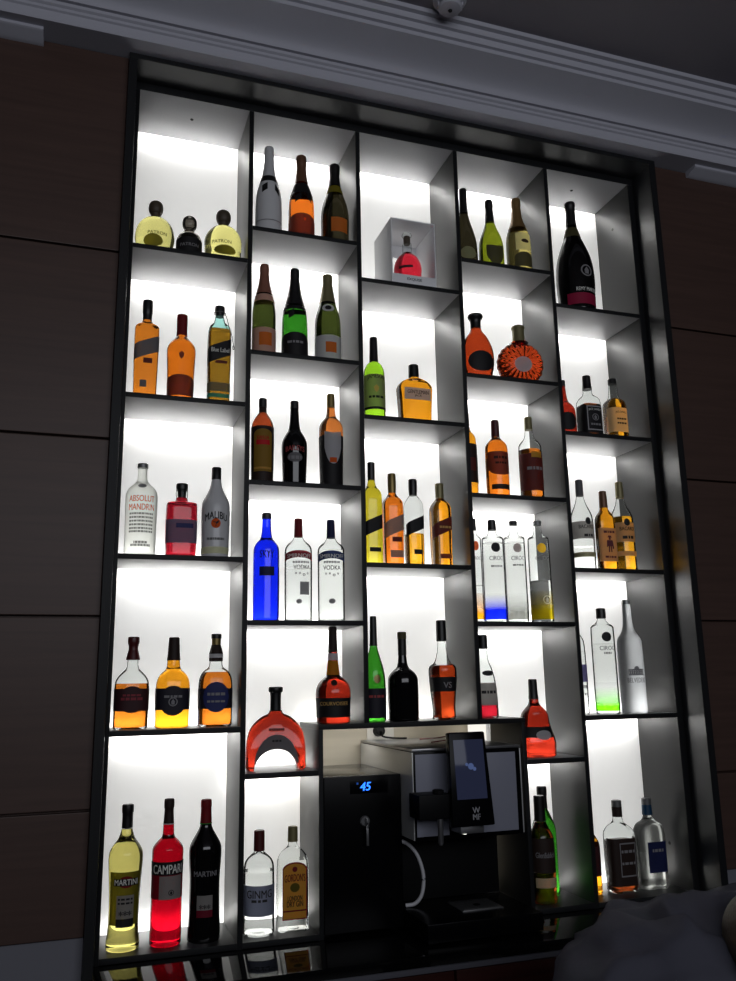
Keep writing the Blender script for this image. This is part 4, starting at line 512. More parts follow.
{'rz': 0.0, 'nm': 'rum_bottle', 'lb': 'short flat bottle of golden spiced rum with figure on a tan label', 'gr': 'rum bottles', 'p': (1.8493, 0.06, 0.5433), 'pf': [(0.2495, 0.0149), (0.2336, 0.0207), (0.216, 0.0346), (0.1966, 0.0395), (0.0189, 0.0387), (0.0, 0.0387)], 'cp': [('cap', 'brown_foil', [(0.3173, 0.0133), (0.3146, 0.0149), (0.2466, 0.0166)])], 'gl': 'T:amber_gold', 'ls': [('tan_label', 'rect', 0.0331, 0.1648, 0.0474, 0.0, 0)], 'tx': [('A', 0.1017, 0.0658, 'plum_print', 0.0316, 0.0, 0), ('----------', 0.1492, 0.0115, 'plum_print', 0.0474, 0.0, 0), ('----------', 0.0502, 0.0099, 'plum_print', 0.0474, 0.0, 0)], 'n': 4, 'dr': 0.6, 'fl': None, 'sp': None},
{'rz': 14.2, 'nm': 'rum_bottle', 'lb': 'golden rum bottle with dark round medallion, beside right wall of its shelf', 'gr': 'rum bottles', 'p': (1.9577, 0.1, 0.5433), 'pf': [(0.3034, 0.015), (0.2735, 0.0208), (0.2375, 0.04), (0.2087, 0.045), (0.0271, 0.045), (0.0, 0.045)], 'cp': [('cap', 'olive_foil', [(0.3703, 0.0133), (0.3675, 0.015), (0.3004, 0.0167)])], 'gl': 'S:clear_thin:whisky_gold', 'ls': [('tan_label', 'rect', 0.1175, 0.1967, 0.0629, 0.0, 0), ('dot_black', 'oval', 0.1817, 0.2117, 0.0126, 0.0045, 0), ('tan_label', 'rect', 0.0608, 0.0799, 0.0629, 0.0, 0)], 'tx': [('BACARDI', 0.1702, 0.015, 'black_print', 0.0629, 0.0045, 0), ('------', 0.135, 0.015, 'black_print', 0.045, 0.0045, 0)], 'n': 2, 'dr': 1, 'fl': 0.2222, 'sp': None},
{'rz': 12.8, 'nm': 'vodka_bottle', 'lb': 'clear bottle with violet blue label, mostly hidden left of the green based bottle', 'gr': 'vodka bottles', 'p': (1.7027, 0.1, 0.0008), 'pf': [(0.3033, 0.015), (0.2869, 0.0255), (0.2638, 0.036), (0.0152, 0.036), (0.0, 0.036)], 'cp': [('cap', 'grey_metal', [(0.3414, 0.0135), (0.3389, 0.015), (0.301, 0.015)])], 'gl': 'S:clear_thin:water', 'ls': [('violet_label', 'rect', 0.1192, 0.1833, 0.0504, 0.0, 0)], 'tx': [('------', 0.1017, 0.015, 'grey_print', 0.0288, 0.0108, 0), ('------', 0.074, 0.0105, 'grey_print', 0.036, 0.0108, 0)], 'n': 2, 'dr': 1, 'fl': 0.2311, 'sp': None},
{'rz': 13.5, 'nm': 'vodka_bottle', 'lb': 'clear vodka bottle with black dot and bright green base', 'gr': 'vodka bottles', 'p': (1.8053, 0.07, 0.0008), 'pf': [(0.3573, 0.0142), (0.3407, 0.0206), (0.3282, 0.0411), (0.3183, 0.0451), (0.0, 0.0451)], 'cp': [('cap', 'black_plastic', [(0.3952, 0.0158), (0.3927, 0.0182), (0.3537, 0.019)])], 'gl': 'S:clear_thin:water', 'ls': [('dot_black', 'oval', 0.2669, 0.3027, 0.019, 0.0, 0), ('base:base_green', 'rect', 0.0117, 0.1159, 0.0759, 0.0, 0)], 'tx': [('CIROC', 0.2426, 0.0158, 'grey_print', 0.0589, 0.0, 0), ('--------', 0.224, 0.0095, 'grey_fine', 0.0285, 0.0, 0)], 'n': 2, 'dr': 1, 'fl': 0.2597, 'sp': None},
{'rz': 14.2, 'nm': 'vodka_bottle', 'lb': 'tall slim frosted vodka bottle with grey building picture, nearest the right wall', 'gr': 'vodka bottles', 'p': (1.9232, 0.07, 0.0008), 'pf': [(0.4131, 0.0159), (0.3413, 0.0175), (0.3078, 0.0238), (0.2827, 0.0429), (0.2619, 0.0484), (0.0, 0.0484)], 'cp': [('cap', 'grey_metal', [(0.4288, 0.0135), (0.4262, 0.0159), (0.4102, 0.0167)])], 'gl': 'T:frost_grey', 'ls': [('grey_print', 'rect', 0.1398, 0.164, 0.0305, 0.0025, 0), ('grey_print', 'oval', 0.1543, 0.1745, 0.0098, 0.0025, 0)], 'tx': [('BELVEDERE', 0.122, 0.0175, 'grey_print', 0.0738, 0.0025, 0), ('ninnin', 0.1527, 0.0143, 'white_print', 0.0571, 0.0025, 0)], 'n': 2, 'dr': 1, 'fl': None, 'sp': None},
{'rz': 12.9, 'nm': 'rum_bottle', 'lb': 'golden bottle with dark label almost hidden behind divider at bottom right', 'gr': 'rum bottles', 'p': (1.7177, 0.12, -0.6284), 'pf': [(0.2122, 0.0113), (0.1957, 0.021), (0.1747, 0.0324), (0.1597, 0.034), (0.0, 0.034)], 'cp': [('cap', 'olive_foil', [(0.235, 0.0097), (0.2327, 0.0113), (0.2124, 0.0121)])], 'gl': 'T:amber_gold', 'ls': [('maroon_black', 'rect', 0.0626, 0.1803, 0.051, 0.0, 0)], 'tx': [], 'n': 2, 'dr': 1, 'fl': None, 'sp': None},
{'rz': 0.0, 'nm': 'tequila_bottle', 'lb': 'clear embossed shouldered bottle with large dark brown label, bottom right shelf', 'gr': 'tequila bottles', 'p': (1.836, 0.11, -0.6284), 'pf': [(0.2552, 0.0171), (0.2377, 0.021), (0.2224, 0.0409), (0.2057, 0.0534), (0.1905, 0.0556), (0.1002, 0.0549), (0.0125, 0.0534), (0.0, 0.0534)], 'cp': [('cap', 'grey_metal', [(0.315, 0.0171), (0.3127, 0.0187), (0.292, 0.0187)]), ('capsule', 'brown_black', [(0.292, 0.0187), (0.2569, 0.0187)])], 'gl': 'S:clear_thin:dark_malt', 'ls': [('brown_black', 'rect', 0.0228, 0.1855, 0.0807, 0.0, 0), ('grey_print', 'frame', 0.0543, 0.1705, 0.0334, 0.0083, 0)], 'tx': [('--------', 0.1407, 0.0119, 'grey_print', 0.0556, 0.0083, 0), ('--------', 0.1, 0.0104, 'grey_print', 0.0556, 0.0083, 0)], 'n': 4, 'dr': 0.7, 'fl': 0.1754, 'sp': None},
{'rz': 0.0, 'nm': 'tequila_bottle', 'lb': 'clear frosted ridged bottle with dark blue label, bottom right beside the wall', 'gr': 'tequila bottles', 'p': (1.968, 0.11, -0.6284), 'pf': [(0.2547, 0.0156), (0.2369, 0.0218), (0.2238, 0.0451), (0.2061, 0.056), (0.1738, 0.0583), (0.09, 0.0575), (0.0, 0.0575)], 'cp': [('cap', 'grey_metal', [(0.3151, 0.0156), (0.3128, 0.0179), (0.2918, 0.0179)]), ('capsule', 'blue_cap', [(0.292, 0.0179), (0.2557, 0.0195)])], 'gl': 'T:frost_clear', 'ls': [('navy_dark', 'rect', 0.0575, 0.1642, 0.042, 0.0087, 0)], 'tx': [('--------', 0.134, 0.0124, 'grey_print', 0.0466, 0.0087, 0)], 'n': 4, 'dr': 0.6, 'fl': None, 'sp': None},
{'rz': 8.8, 'nm': 'liqueur_flask', 'lb': 'round flask of red liqueur with clear neck and cork inside the white gift box', 'gr': 'liqueur bottles', 'p': (1.0608, 0.11, 1.63), 'pf': [(0.1734, 0.019), (0.1648, 0.0268), (0.1477, 0.0432), (0.124, 0.0536), (0.0985, 0.0571), (0.0768, 0.0536), (0.0, 0.0536)], 'cp': [('neck', 'clear_thin', [(0.2184, 0.0173), (0.2127, 0.0182), (0.1632, 0.019)]), ('stopper', 'cork_dark', [(0.2478, 0.0121), (0.244, 0.0138), (0.2191, 0.0138), (0.2133, 0.0121)]), ('stopper_knob', 'clear_thin', [(0.2635, 0.0104), (0.2596, 0.019), (0.25, 0.0208), (0.2443, 0.0138)])], 'gl': 'T:red_flask', 'ls': [('maroon_black', 'rect', 0.0868, 0.097, 0.0285, -0.02, 0)], 'tx': [], 'n': 2, 'dr': 1, 'fl': None, 'sp': None}]

ROOM_E, WORLD_E, BAY_E = 54., .012, .45

# ------------------------------------------------------------------ setting: room
def wood(name, rgb, rgb2, rough=.45, scale=(1.2, 1, 26), spec=.35):
    m, nt, out = new_mat(name)
    b = nt.nodes.new('ShaderNodeBsdfPrincipled'); b.inputs['Roughness'].default_value = rough; b.inputs['Specular IOR Level'].default_value = spec
    tc = nt.nodes.new('ShaderNodeTexCoord'); mp = nt.nodes.new('ShaderNodeMapping'); mp.inputs['Scale'].default_value = scale
    n1 = nt.nodes.new('ShaderNodeTexNoise'); n1.inputs['Scale'].default_value = 2.2; n1.inputs['Detail'].default_value = 6; n1.inputs['Distortion'].default_value = .6
    rp = nt.nodes.new('ShaderNodeValToRGB'); rp.color_ramp.elements[0].position = .3; rp.color_ramp.elements[1].position = .72
    rp.color_ramp.elements[0].color = srgb(rgb); rp.color_ramp.elements[1].color = srgb(rgb2)
    L = nt.links.new
    L(tc.outputs['Object'], mp.inputs[0]); L(mp.outputs[0], n1.inputs['Vector']); L(n1.outputs['Fac'], rp.inputs[0]); L(rp.outputs[0], b.inputs['Base Color']); L(b.outputs[0], out.inputs[0])
    return m
M_WOOD = wood('dark_walnut_panel', (68, 50, 44), (78, 58, 51))
M_BOARD = pbr('white_board', (225, 225, 225), .6)
M_BEIGE = wood('pale_laminate', (198, 190, 172), (212, 204, 186), .5, (1, 1, 12))
M_WHITE = pbr('white_plaster', (176, 176, 186), .75, bump=(60, .15, .001))
M_CEIL = pbr('ceiling_paint', (128, 124, 132), .85, bump=(80, .1, .001))
M_GREYWALL = pbr('grey_wall_paint', (112, 112, 120), .7, bump=(50, .1, .001))
M_LAM = pbr('charcoal_laminate', (34, 35, 36), .38, spec=.55, bump=(220, .06, .0006), var=.12)
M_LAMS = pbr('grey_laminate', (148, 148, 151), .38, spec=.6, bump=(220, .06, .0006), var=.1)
M_EDGE = pbr('black_edge_band', (24, 25, 27), .5, spec=.25)
M_FRAME = pbr('black_laminate_frame', (36, 37, 39), .3, spec=.5, bump=(220, .06, .0006))
M_TOP = pbr('black_polished_stone', (9, 9, 10), .05, spec=.55)
M_FLOOR = pbr('floor_tile', (40, 38, 37), .4)
M_BLACK = pbr('black_gloss_plastic', (7, 7, 9), .25, spec=.14)
M_BLACKM = pbr('black_matt_plastic', (10, 10, 12), .5, spec=.18)
M_STEEL = pbr('brushed_steel', (150, 150, 152), .3, metal=.85)
M_PEARL = pbr('pearl_front_panel', (138, 140, 154), .4)
M_SILVER = pbr('satin_silver_side', (206, 206, 204), .3, metal=.35)
M_RED = wood('dark_mahogany_front', (44, 22, 20), (62, 30, 26), .3)
M_TRIMG = pbr('grey_edge_strip', (86, 86, 94), .45)

def edge_front(o):
    o.data.materials.append(M_EDGE); y0 = min(v.co.y for v in o.data.vertices)
    for p in o.data.polygons:
        if p.normal.y < -.6 and p.center.y < y0+.002: p.material_index = 1
    return o
def struct(o): o['kind'] = 'structure'; return o
PX, W, T, DP = .41543, .398, .0172, .25
Lx = [i*PX for i in range(5)]; Rx = [x+W for x in Lx]
EVEN = [1.7604, 1.2803, .8105, .338]; ODD = [1.6225, 1.0822, .5425, 0.]
LEVELS = [[1.6265, 1.0845, .5448, .001], EVEN, [1.6165, 1.078, .5395, 0.], EVEN, ODD]      # shelf heights, column by column
ZF = -.6292; ZT = 2.232
YW = -.09; ZC = 2.500; ZS = 2.283; ZFL = -1.68
FX0, FX1 = -.046, 2.117                                     # outside of the outer frame

def panel_wall(name, x0, x1):
    bm = bmesh.new(); gr = [-.548, -.212, .338, .893, 1.536, ZS]
    for a, b in zip(gr, gr[1:]): add_box(bm, x0, x1, YW, YW+.03, a+.004, b-.004, .002)
    add_box(bm, x0, x1, YW+.024, YW+.05, gr[0], gr[-1], 0)
    return struct(finish(name, bm, M_WOOD, smooth=False))
panel_wall('wall_left', -1.6, FX0-.001); panel_wall('wall_right', FX1+.001, 4.2)
struct(box('wall_lower_left', -1.6, FX0-.001, YW+.012, YW+.05, ZFL, -.548, M_GREYWALL, bev=0))
struct(box('wall_lower_right', FX1+.001, 4.2, YW+.012, YW+.05, ZFL, -.548, M_GREYWALL, bev=0))
struct(box('wall_back', -1.6, 4.2, .5, .56, ZFL, ZC, M_GREYWALL, bev=0))
struct(box('ceiling', -1.6, 4.2, -5.5, .5, ZC, ZC+.06, M_CEIL, bev=0))
struct(box('floor', -1.6, 4.2, -5.5, .56, ZFL-.06, ZFL, M_FLOOR, bev=0))
# cornice
def extrude_x(name, prof, x0, x1, m):
    bm = bmesh.new(); n = len(prof)
    A = [bm.verts.new((x0, y, z)) for y, z in prof]; B = [bm.verts.new((x1, y, z)) for y, z in prof]
    for i in range(n): bm.faces.new((A[i], A[(i+1) % n], B[(i+1) % n], B[i]))
    bm.faces.new(A); bm.faces.new(B)
    return finish(name, bm, m)
cove = [(-.222-.12*(1-math.cos(t)), 2.352+.088*math.sin(t)) for t in (math.pi/2*i/10 for i in range(11))]
cove = [(-.222-.118*(i/10)**1.6, 2.356+.066*(i/10)**.8) for i in range(11)]
prof = [(.04, ZS), (-.186, ZS), (-.190, 2.291), (-.190, 2.318), (-.197, 2.322), (-.197, 2.332), (-.205, 2.337), (-.207, 2.347), (-.220, 2.347), (-.222, 2.356)] + cove[1:] + \
    [(-.340, 2.438), (-.352, 2.440), (-.356, 2.452), (-.356, 2.462), (-.368, 2.464), (-.374, 2.474), (-.374, 2.482), (-.390, 2.484), (-.392, ZC+.001), (.04, ZC+.001)]
struct(extrude_x('trim_1', prof, -1.6, 4.2, M_WHITE))
low = [(YW+.01, ZS+.001), (YW-.062, ZS+.001), (YW-.062, ZS-.010), (YW-.055, ZS-.015), (YW-.030, ZS-.018), (YW-.018, ZS-.027), (YW+.01, ZS-.027)]
struct(extrude_x('trim_2', low, -1.6, -.325, M_WHITE)); struct(extrude_x('trim_3', low, 2.30, 4.2, M_WHITE))

# ------------------------------------------------------------------ the backlit shelf wall
shelf = thing('backlit_shelf_unit', 'tall black five column shelf unit with glowing white back panels set in the wood wall', 'shelf', (0, 0, 0))
ZB = ZF-T
bm = bmesh.new()
add_box(bm, FX0, -.0175, -.12, DP+.1, -.6476, 2.293-.03, .0015); add_box(bm, 2.087, FX1, -.12, DP+.1, -.6476, 2.293-.03, .0015)
add_box(bm, FX0, FX1, -.12, DP+.1, 2.2622, 2.282, .0015)
edge_front(finish('outer_frame', bm, M_FRAME, shelf, smooth=False))
def board(nm, x0, x1, z0, z1, y1=DP):
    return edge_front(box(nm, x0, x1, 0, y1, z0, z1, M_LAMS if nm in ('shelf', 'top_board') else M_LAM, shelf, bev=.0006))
board('side_panel', -.0172, 0, -.6476, ZT); board('side_panel', Rx[4], 2.0868, -.6476, ZT)
board('top_board', -.0172, 2.0868, ZT, 2.2615)
board('divider', Rx[0], Lx[1], -.6476, ZT); board('divider', Rx[3], Lx[4], -.6476, ZT)
board('divider', Rx[1], Lx[2], 0, ZT); board('divider', Rx[2], Lx[3], 0, ZT)
BX0, BX1 = .655, 1.414
board('bay_side', BX0, BX0+.0155, -.6476, -T); board('bay_side', BX1-.0155, BX1, -.6476, -T)
board('bay_top', BX0, BX1, -T, 0)
for c in range(5):
    for z in LEVELS[c]:
        if c == 2 and z == 0: continue
        board('shelf', Lx[c], Rx[c], z-T, z)
board('shelf', Lx[1], BX0, -.1425-T, -.1425); board('shelf', BX1, Rx[3], -.1425-T, -.1425)
for a, b in ((0, Rx[0]), (Lx[1], BX0), (BX1, Rx[3]), (Lx[4], Rx[4])): board('floor_board', a, b, ZB, ZF)
# screw holes seen in the laminate
for p, ax in (((.198, .115, ZT), 'z'), ((1.85, .111, ZT), 'z'), ((Rx[4], .129, 2.087), 'x'), ((Rx[4], .114, -.481), 'x')):
    bm = bmesh.new(); add_lathe(bm, [(-.0012, 0), (-.0012, .006), (.0002, .0066), (.0002, 0)], 14)
    o = finish('screw_cover', bm, M_BLACKM, shelf, loc=p)
    if ax == 'x': o.rotation_euler = (0, -math.pi/2*-1, 0)
# glowing opal panels with LED strips in the light box behind
PANEL_E, STRIP_E = 0.38, 1.12
m, nt, out = new_mat('opal_acrylic')
e = nt.nodes.new('ShaderNodeEmission'); e.inputs[0].default_value = (1., .992, .965, 1); e.inputs[1].default_value = PANEL_E
tr = nt.nodes.new('ShaderNodeBsdfTranslucent'); tr.inputs[0].default_value = (.9, .9, .89, 1)
gl = nt.nodes.new('ShaderNodeBsdfGlossy'); gl.inputs['Roughness'].default_value = .12; gl.inputs['Color'].default_value = (.9, .9, .9, 1)
fr = nt.nodes.new('ShaderNodeFresnel'); fr.inputs[0].default_value = 1.45
ad = nt.nodes.new('ShaderNodeAddShader'); mx = nt.nodes.new('ShaderNodeMixShader')
nt.links.new(e.outputs[0], ad.inputs[0]); nt.links.new(tr.outputs[0], ad.inputs[1])
nt.links.new(fr.outputs[0], mx.inputs[0]); nt.links.new(ad.outputs[0], mx.inputs[1]); nt.links.new(gl.outputs[0], mx.inputs[2])
nt.links.new(mx.outputs[0], out.inputs[0]); M_OPAL = m
def light_panel(x0, x1, z0, z1):
    bm = bmesh.new(); vs = [bm.verts.new(p) for p in ((x0, DP, z0), (x1, DP, z0), (x1, DP, z1), (x0, DP, z1))]
    bm.faces.new(vs); me = D.meshes.new('light_panel'); bm.to_mesh(me); bm.free(); me.materials.append(M_OPAL)
    return link(D.objects.new('light_panel', me), shelf)
strips = []
def strip(x0, x1, z, e=1., up=False):
    l = D.lights.new('led_strip', 'AREA'); l.shape = 'RECTANGLE'; l.size = (x1-x0)*.9*K; l.size_y = .010*K
    l.energy = STRIP_E*e*(x1-x0); l.color = (1, .99, .97)
    o = D.objects.new('led_strip', l); o.location = ((x0+x1)/2, DP+.034, z); o.rotation_euler = (math.radians(-90 if not up else -90), 0, 0)
    link(o); strips.append(o)
CELLS = []
for c in range(5):
    zs = sorted(LEVELS[c] + ([] if c == 2 else [ZF]) + ([-.1425] if c in (1, 3) else []))
    zs = zs + [ZT+T]
    for a, b in zip(zs, zs[1:]):
        x0, x1 = Lx[c], Rx[c]
        if c == 1 and b <= .0: x1 = BX0
        if c == 3 and b <= .0: x0 = BX1
        if c == 1 and a < -.1 and b > 0:
            CELLS.append((x0, BX0, a, b)); CELLS.append((BX0, x1, 0, b)); continue
        if c == 3 and a < -.1 and b > 0:
            CELLS.append((BX1, x1, a, b)); CELLS.append((x0, BX1, 0, b)); continue
        CELLS.append((x0, x1, a, b))
for x0, x1, a, b in CELLS:
    light_panel(x0, x1, a, b-T)
    strip(x0, x1, b-T-.022); strip(x0, x1, a+.012, .45)
box('back_board', -.02, BX0, DP+.07, DP+.085, -.6476, 2.262, M_BOARD, shelf, bev=0)
box('back_board', BX1, 2.087, DP+.07, DP+.085, -.6476, 2.262, M_BOARD, shelf, bev=0)
box('back_board', BX0, BX1, DP+.07, DP+.085, 0, 2.262, M_BOARD, shelf, bev=0)
# machine bay behind the boards, with an added lamp standing in for light leaking through the gap
l = D.lights.new('bay_fill_light', 'AREA'); l.shape = 'RECTANGLE'; l.size = .5*K; l.size_y = .012*K; l.energy = BAY_E; l.color = (1, .985, .96)
o = D.objects.new('bay_fill_light', l); o.location = (.92, .30, -.0135); o.rotation_euler = (math.radians(22), 0, 0); link(o)
box('bay_back', BX0, BX1, .47, .48, -.6476, 0, M_BEIGE, shelf, bev=0)
box('bay_lining', BX0, BX0+.012, DP+.001, .47, -.6476, -T, M_BEIGE, shelf, bev=0)
box('bay_lining', BX0, BX1, DP+.001, .47, -.012, 0, M_BEIGE, shelf, bev=0)
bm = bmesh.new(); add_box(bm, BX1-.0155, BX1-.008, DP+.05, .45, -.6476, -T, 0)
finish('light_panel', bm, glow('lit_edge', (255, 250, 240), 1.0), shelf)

# ------------------------------------------------------------------ worktop and base cabinets
wt = tag(box('worktop', FX0, 2.6, -.26, .47, -.678, -.6486, M_TOP, bev=.002), 'long black polished worktop reflecting the lowest bottles', 'worktop')
cab = thing('base_cabinet', 'dark reddish drawer cabinet under the black worktop', 'cabinet', (0, 0, 0))
box('carcass', FX0, 2.6, -.21, .46, ZFL+.1, -.6795, M_BLACKM, cab, bev=0)
box('plinth', FX0, 2.6, -.16, .44, ZFL, ZFL+.1, M_BLACKM, cab, bev=0)
box('edge_rail', FX0, 2.6, -.245, -.21, -.700, -.6795, M_TRIMG, cab, bev=.001)
x = .055
box('drawer_front', FX0, x-.004, -.24, -.211, -.95, -.704, M_RED, cab)
for i in range(5):
    box('drawer_front', x+.004, x+.471, -.24, -.211, -.95, -.704, M_RED, cab)
    box('door_front', x+.004, x+.471, -.24, -.211, ZFL+.105, -.958, M_RED, cab); x += .475
box('door_front', FX0, .051, -.24, -.211, ZFL+.105, -.958, M_RED, cab)

# ------------------------------------------------------------------ milk cooler
ck = thing('milk_cooler', 'black upright milk cooler with blue digital display beside the coffee machine', 'cooler', (.805, .15, -.6486))
def ckb(n, x0, x1, y0, y1, z0, z1, m, bev=.002): return box(n, x0-.805, x1-.805, y0-.15, y1-.15, z0+.6486, z1+.6486, m, ck, bev)
ckb('housing', .6725, .9375, .022, .40, -.640, -.166, pbr('black_lacquer', (10, 10, 11), .12, spec=.6), .004)
ckb('door', .6725, .9375, 0., .021, -.636, -.166, M_BLACK, .004)
for sx in (.69, .92):
    for sy in (.05, .37): ckb('foot', sx-.012, sx+.012, sy-.012, sy+.012, -.6486, -.6402, M_BLACKM, .001)
ckb('display_window', .76, .89, -.0012, .001, -.222, -.178, M_BLACK, .0004)
M_BLUE = glow('blue_led_digits', (40, 110, 255), 3.2)
FLAT = type('F', (), {'on': lambda s, u, z, off: Vector((u, -off, z))})()
bm = bmesh.new(); letter_mesh(bm, FLAT, '45', 0, .026, .05, 0, 0, 0)
for v in bm.verts: v.co.x += v.co.z*.15
finish('display_digits', bm, M_BLUE, ck, smooth=False, loc=(.812-.805, -.0022-.15, -.200+.6486))
bm = bmesh.new(); add_box(bm, -.003, .003, -.0004, .0004, -.003, .003)
finish('indicator_dot', bm, glow('dim_blue', (40, 80, 160), .7), ck, loc=(.785-.805, -.0022-.15, -.19+.6486))
bm = bmesh.new(); add_lathe(bm, [(0, 0), (0, .017), (.003, .017), (.006, .014), (.006, 0)], 24)
o = finish('lock', bm, M_STEEL, ck, loc=(.809-.805, -.15, -.307+.6486)); o.rotation_euler = (math.radians(90), 0, 0)
bm = bmesh.new(); add_box(bm, -.0012, .0012, -.014, 0, -.012, .012, .0004); add_tube(bm, [(0, -.02+.007*math.cos(a), -.008+.007*math.sin(a)) for a in [i*.4 for i in range(17)]], .0014, 6)
add_box(bm, -.004, .004, -.016, -.014, -.07, -.012, .0006)
finish('key', bm, M_STEEL, ck, loc=(.811-.805, -.157, -.309+.6486))

# ------------------------------------------------------------------ coffee machine
cm = thing('coffee_machine', 'black and silver coffee machine with tilted touch screen in the shelf bay', 'coffee machine', (1.138, .15, -.6486))
def cb(n, x0, x1, y0, y1, z0, z1, m, bev=.003, par=None): 
    o = box(n, x0-1.138, x1-1.138, y0-.15, y1-.15, z0+.6486, z1+.6486, m, par or cm, bev); return o
MX0, MX1 = .941, 1.335
cb('upper_housing', MX0+.004, MX1-.004, -.075, .43, -.366, -.092, M_BLACKM)
cb('top_cover', MX0, MX1, -.098, .44, -.0915, -.083, M_STEEL, .002)
cb('side_panel', MX0, MX0+.0038, -.098, .44, -.362, -.094, M_SILVER, .001)
cb('side_panel', MX1-.0038, MX1, -.098, .44, -.362, -.094, M_SILVER, .001)
cb('front_bezel', MX0+.004, MX1-.004, -.098, -.0755, -.366, -.092, M_BLACK)
cb('front_panel', MX0+.010, 1.063, -.1005, -.0985, -.352, -.100, M_PEARL, .0008)
cb('front_panel', 1.165, 1.313, -.1005, -.0985, -.352, -.104, M_PEARL, .0008)
cb('column', MX0+.004, MX1-.004, .10, .43, -.585, -.367, M_BLACKM)
cb('column_side', MX0, MX0+.0038, .085, .44, -.585, -.367, M_SILVER, .001)
cb('base', MX0, MX1, -.19, .44, -.640, -.586, M_BLACK, .004)
for sx in (.97, 1.305):
    for sy in (-.15, .4): cb('foot', sx-.015, sx+.015, sy-.015, sy+.015, -.6486, -.6402, M_BLACKM, .001)
bm = bmesh.new()
add_box(bm, -.072, .072, -.062, .062, 0, .004, .001)
for i in range(11): add_box(bm, -.066+i*.012, -.060+i*.012, -.056, .056, .004, .0056, .0004)
g = finish('drip_grid', bm, M_STEEL, cm, loc=(1.172-1.138, -.038-.15, -.5858+.6486))
bm = bmesh.new(); add_lathe(bm, [(0, 0), (0, .012), (.001, .012), (.001, 0)], 20); finish('drain_ring', bm, M_BLACKM, g, loc=(0, -.01, .0057))
# screen unit, leaning back
su = D.objects.new('screen_unit', None); link(su, cm)
bm = bmesh.new(); add_box(bm, -.068, .068, -.016, .016, -.142, .142, .006)
for v in bm.verts:
    v.co.x *= 1+.075*(-v.co.z/.142)
su_b = finish('screen_unit', bm, M_BLACK, cm, loc=(1.098-1.138, -.185-.15, -.172+.6486)); su_b.rotation_euler = (math.radians(-6), 0, 0)
D.objects.remove(su)
m, nt, out = new_mat('dim_display')
e = nt.nodes.new('ShaderNodeEmission'); e.inputs[0].default_value = srgb((36, 40, 60)); e.inputs[1].default_value = .75
g1 = nt.nodes.new('ShaderNodeBsdfGlossy'); g1.inputs['Roughness'].default_value = .08; g1.inputs[0].default_value = (.02, .02, .02, 1)
a = nt.nodes.new('ShaderNodeAddShader'); nt.links.new(e.outputs[0], a.inputs[0]); nt.links.new(g1.outputs[0], a.inputs[1]); nt.links.new(a.outputs[0], out.inputs[0])
box('display', -.051, .053, -.0175, -.0165, -.062, .118, m, su_b, .0003)
bm = bmesh.new(); add_lathe(bm, [(0, 0), (0, .010), (.0006, .010), (.0006, 0)], 20); add_box(bm, .004, .020, 0, .0006, -.004, .004) if False else None
for dx, dy, r in ((.012, .008, .006), (-.014, -.006, .005)):
    add_lathe(bm, [(0, 0), (0, r), (.0006, r), (.0006, 0)], 14, dx, -dy)
o = finish('screen_icon', bm, glow('icon_blue', (80, 96, 140), .7), su_b, loc=(.004, -.0176, .036)); o.rotation_euler = (math.radians(90), 0, 0)
bm = bmesh.new(); letter_mesh(bm, FLAT, 'W', .010, .017, .03, 0, 0, 0); letter_mesh(bm, FLAT, 'MF', -.010, .017, .026, 0, 0, 0)
finish('maker_lettering', bm, pbr('silver_print', (170, 170, 174), .4), su_b, smooth=False, loc=(.010, -.0168, -.105))
cb('spout_head', 1.065, 1.145, -.185, -.105, -.338, -.314, M_STEEL, .003)
bm = bmesh.new(); add_lathe(bm, [(0, 0), (0, .008), (.002, .008), (.002, 0)], 14)
finish('spout_light', bm, glow('white_led', (255, 252, 240), 4.), cm, loc=(1.085-1.138, -.165-.15, -.3405+.6486))
cb('steam_arm', .925, 1.035, -.19, -.1015, -.288, -.215, M_BLACKM, .004)
bm = bmesh.new(); add_lathe(bm, [(0, 0), (0, .017), (.010, .017), (.013, .014), (.013, 0)], 18)
for i in range(10):
    a = 2*math.pi*i/10; add_box(bm, .016*math.cos(a)-.002, .016*math.cos(a)+.002, .016*math.sin(a)-.002, .016*math.sin(a)+.002, .001, .011)
finish('arm_knob', bm, M_BLACKM, cm, loc=(1.0-1.138, -.165-.15, -.2148+.6486))
bm = bmesh.new(); add_lathe(bm, [(-.078, 0), (-.078, .006), (-.070, .009), (0, .009), (0, 0)], 16)
finish('steam_spout', bm, M_STEEL, cm, loc=(1.0-1.138, -.175-.15, -.2885+.6486))
bm = bmesh.new()
hp = smooth_path([(.937, .03, -.381), (.965, .02, -.392), (.995, .012, -.43), (1.012, .01, -.49), (1.006, .012, -.545), (.985, .02, -.574), (.955, .03, -.580)], 8)
add_tube(bm, hp, .0062, 10)
tag(finish('milk_hose', bm, pbr('white_silicone', (200, 200, 204), .35)), 'thin white milk hose curving from the black cooler to the coffee machine', 'hose')
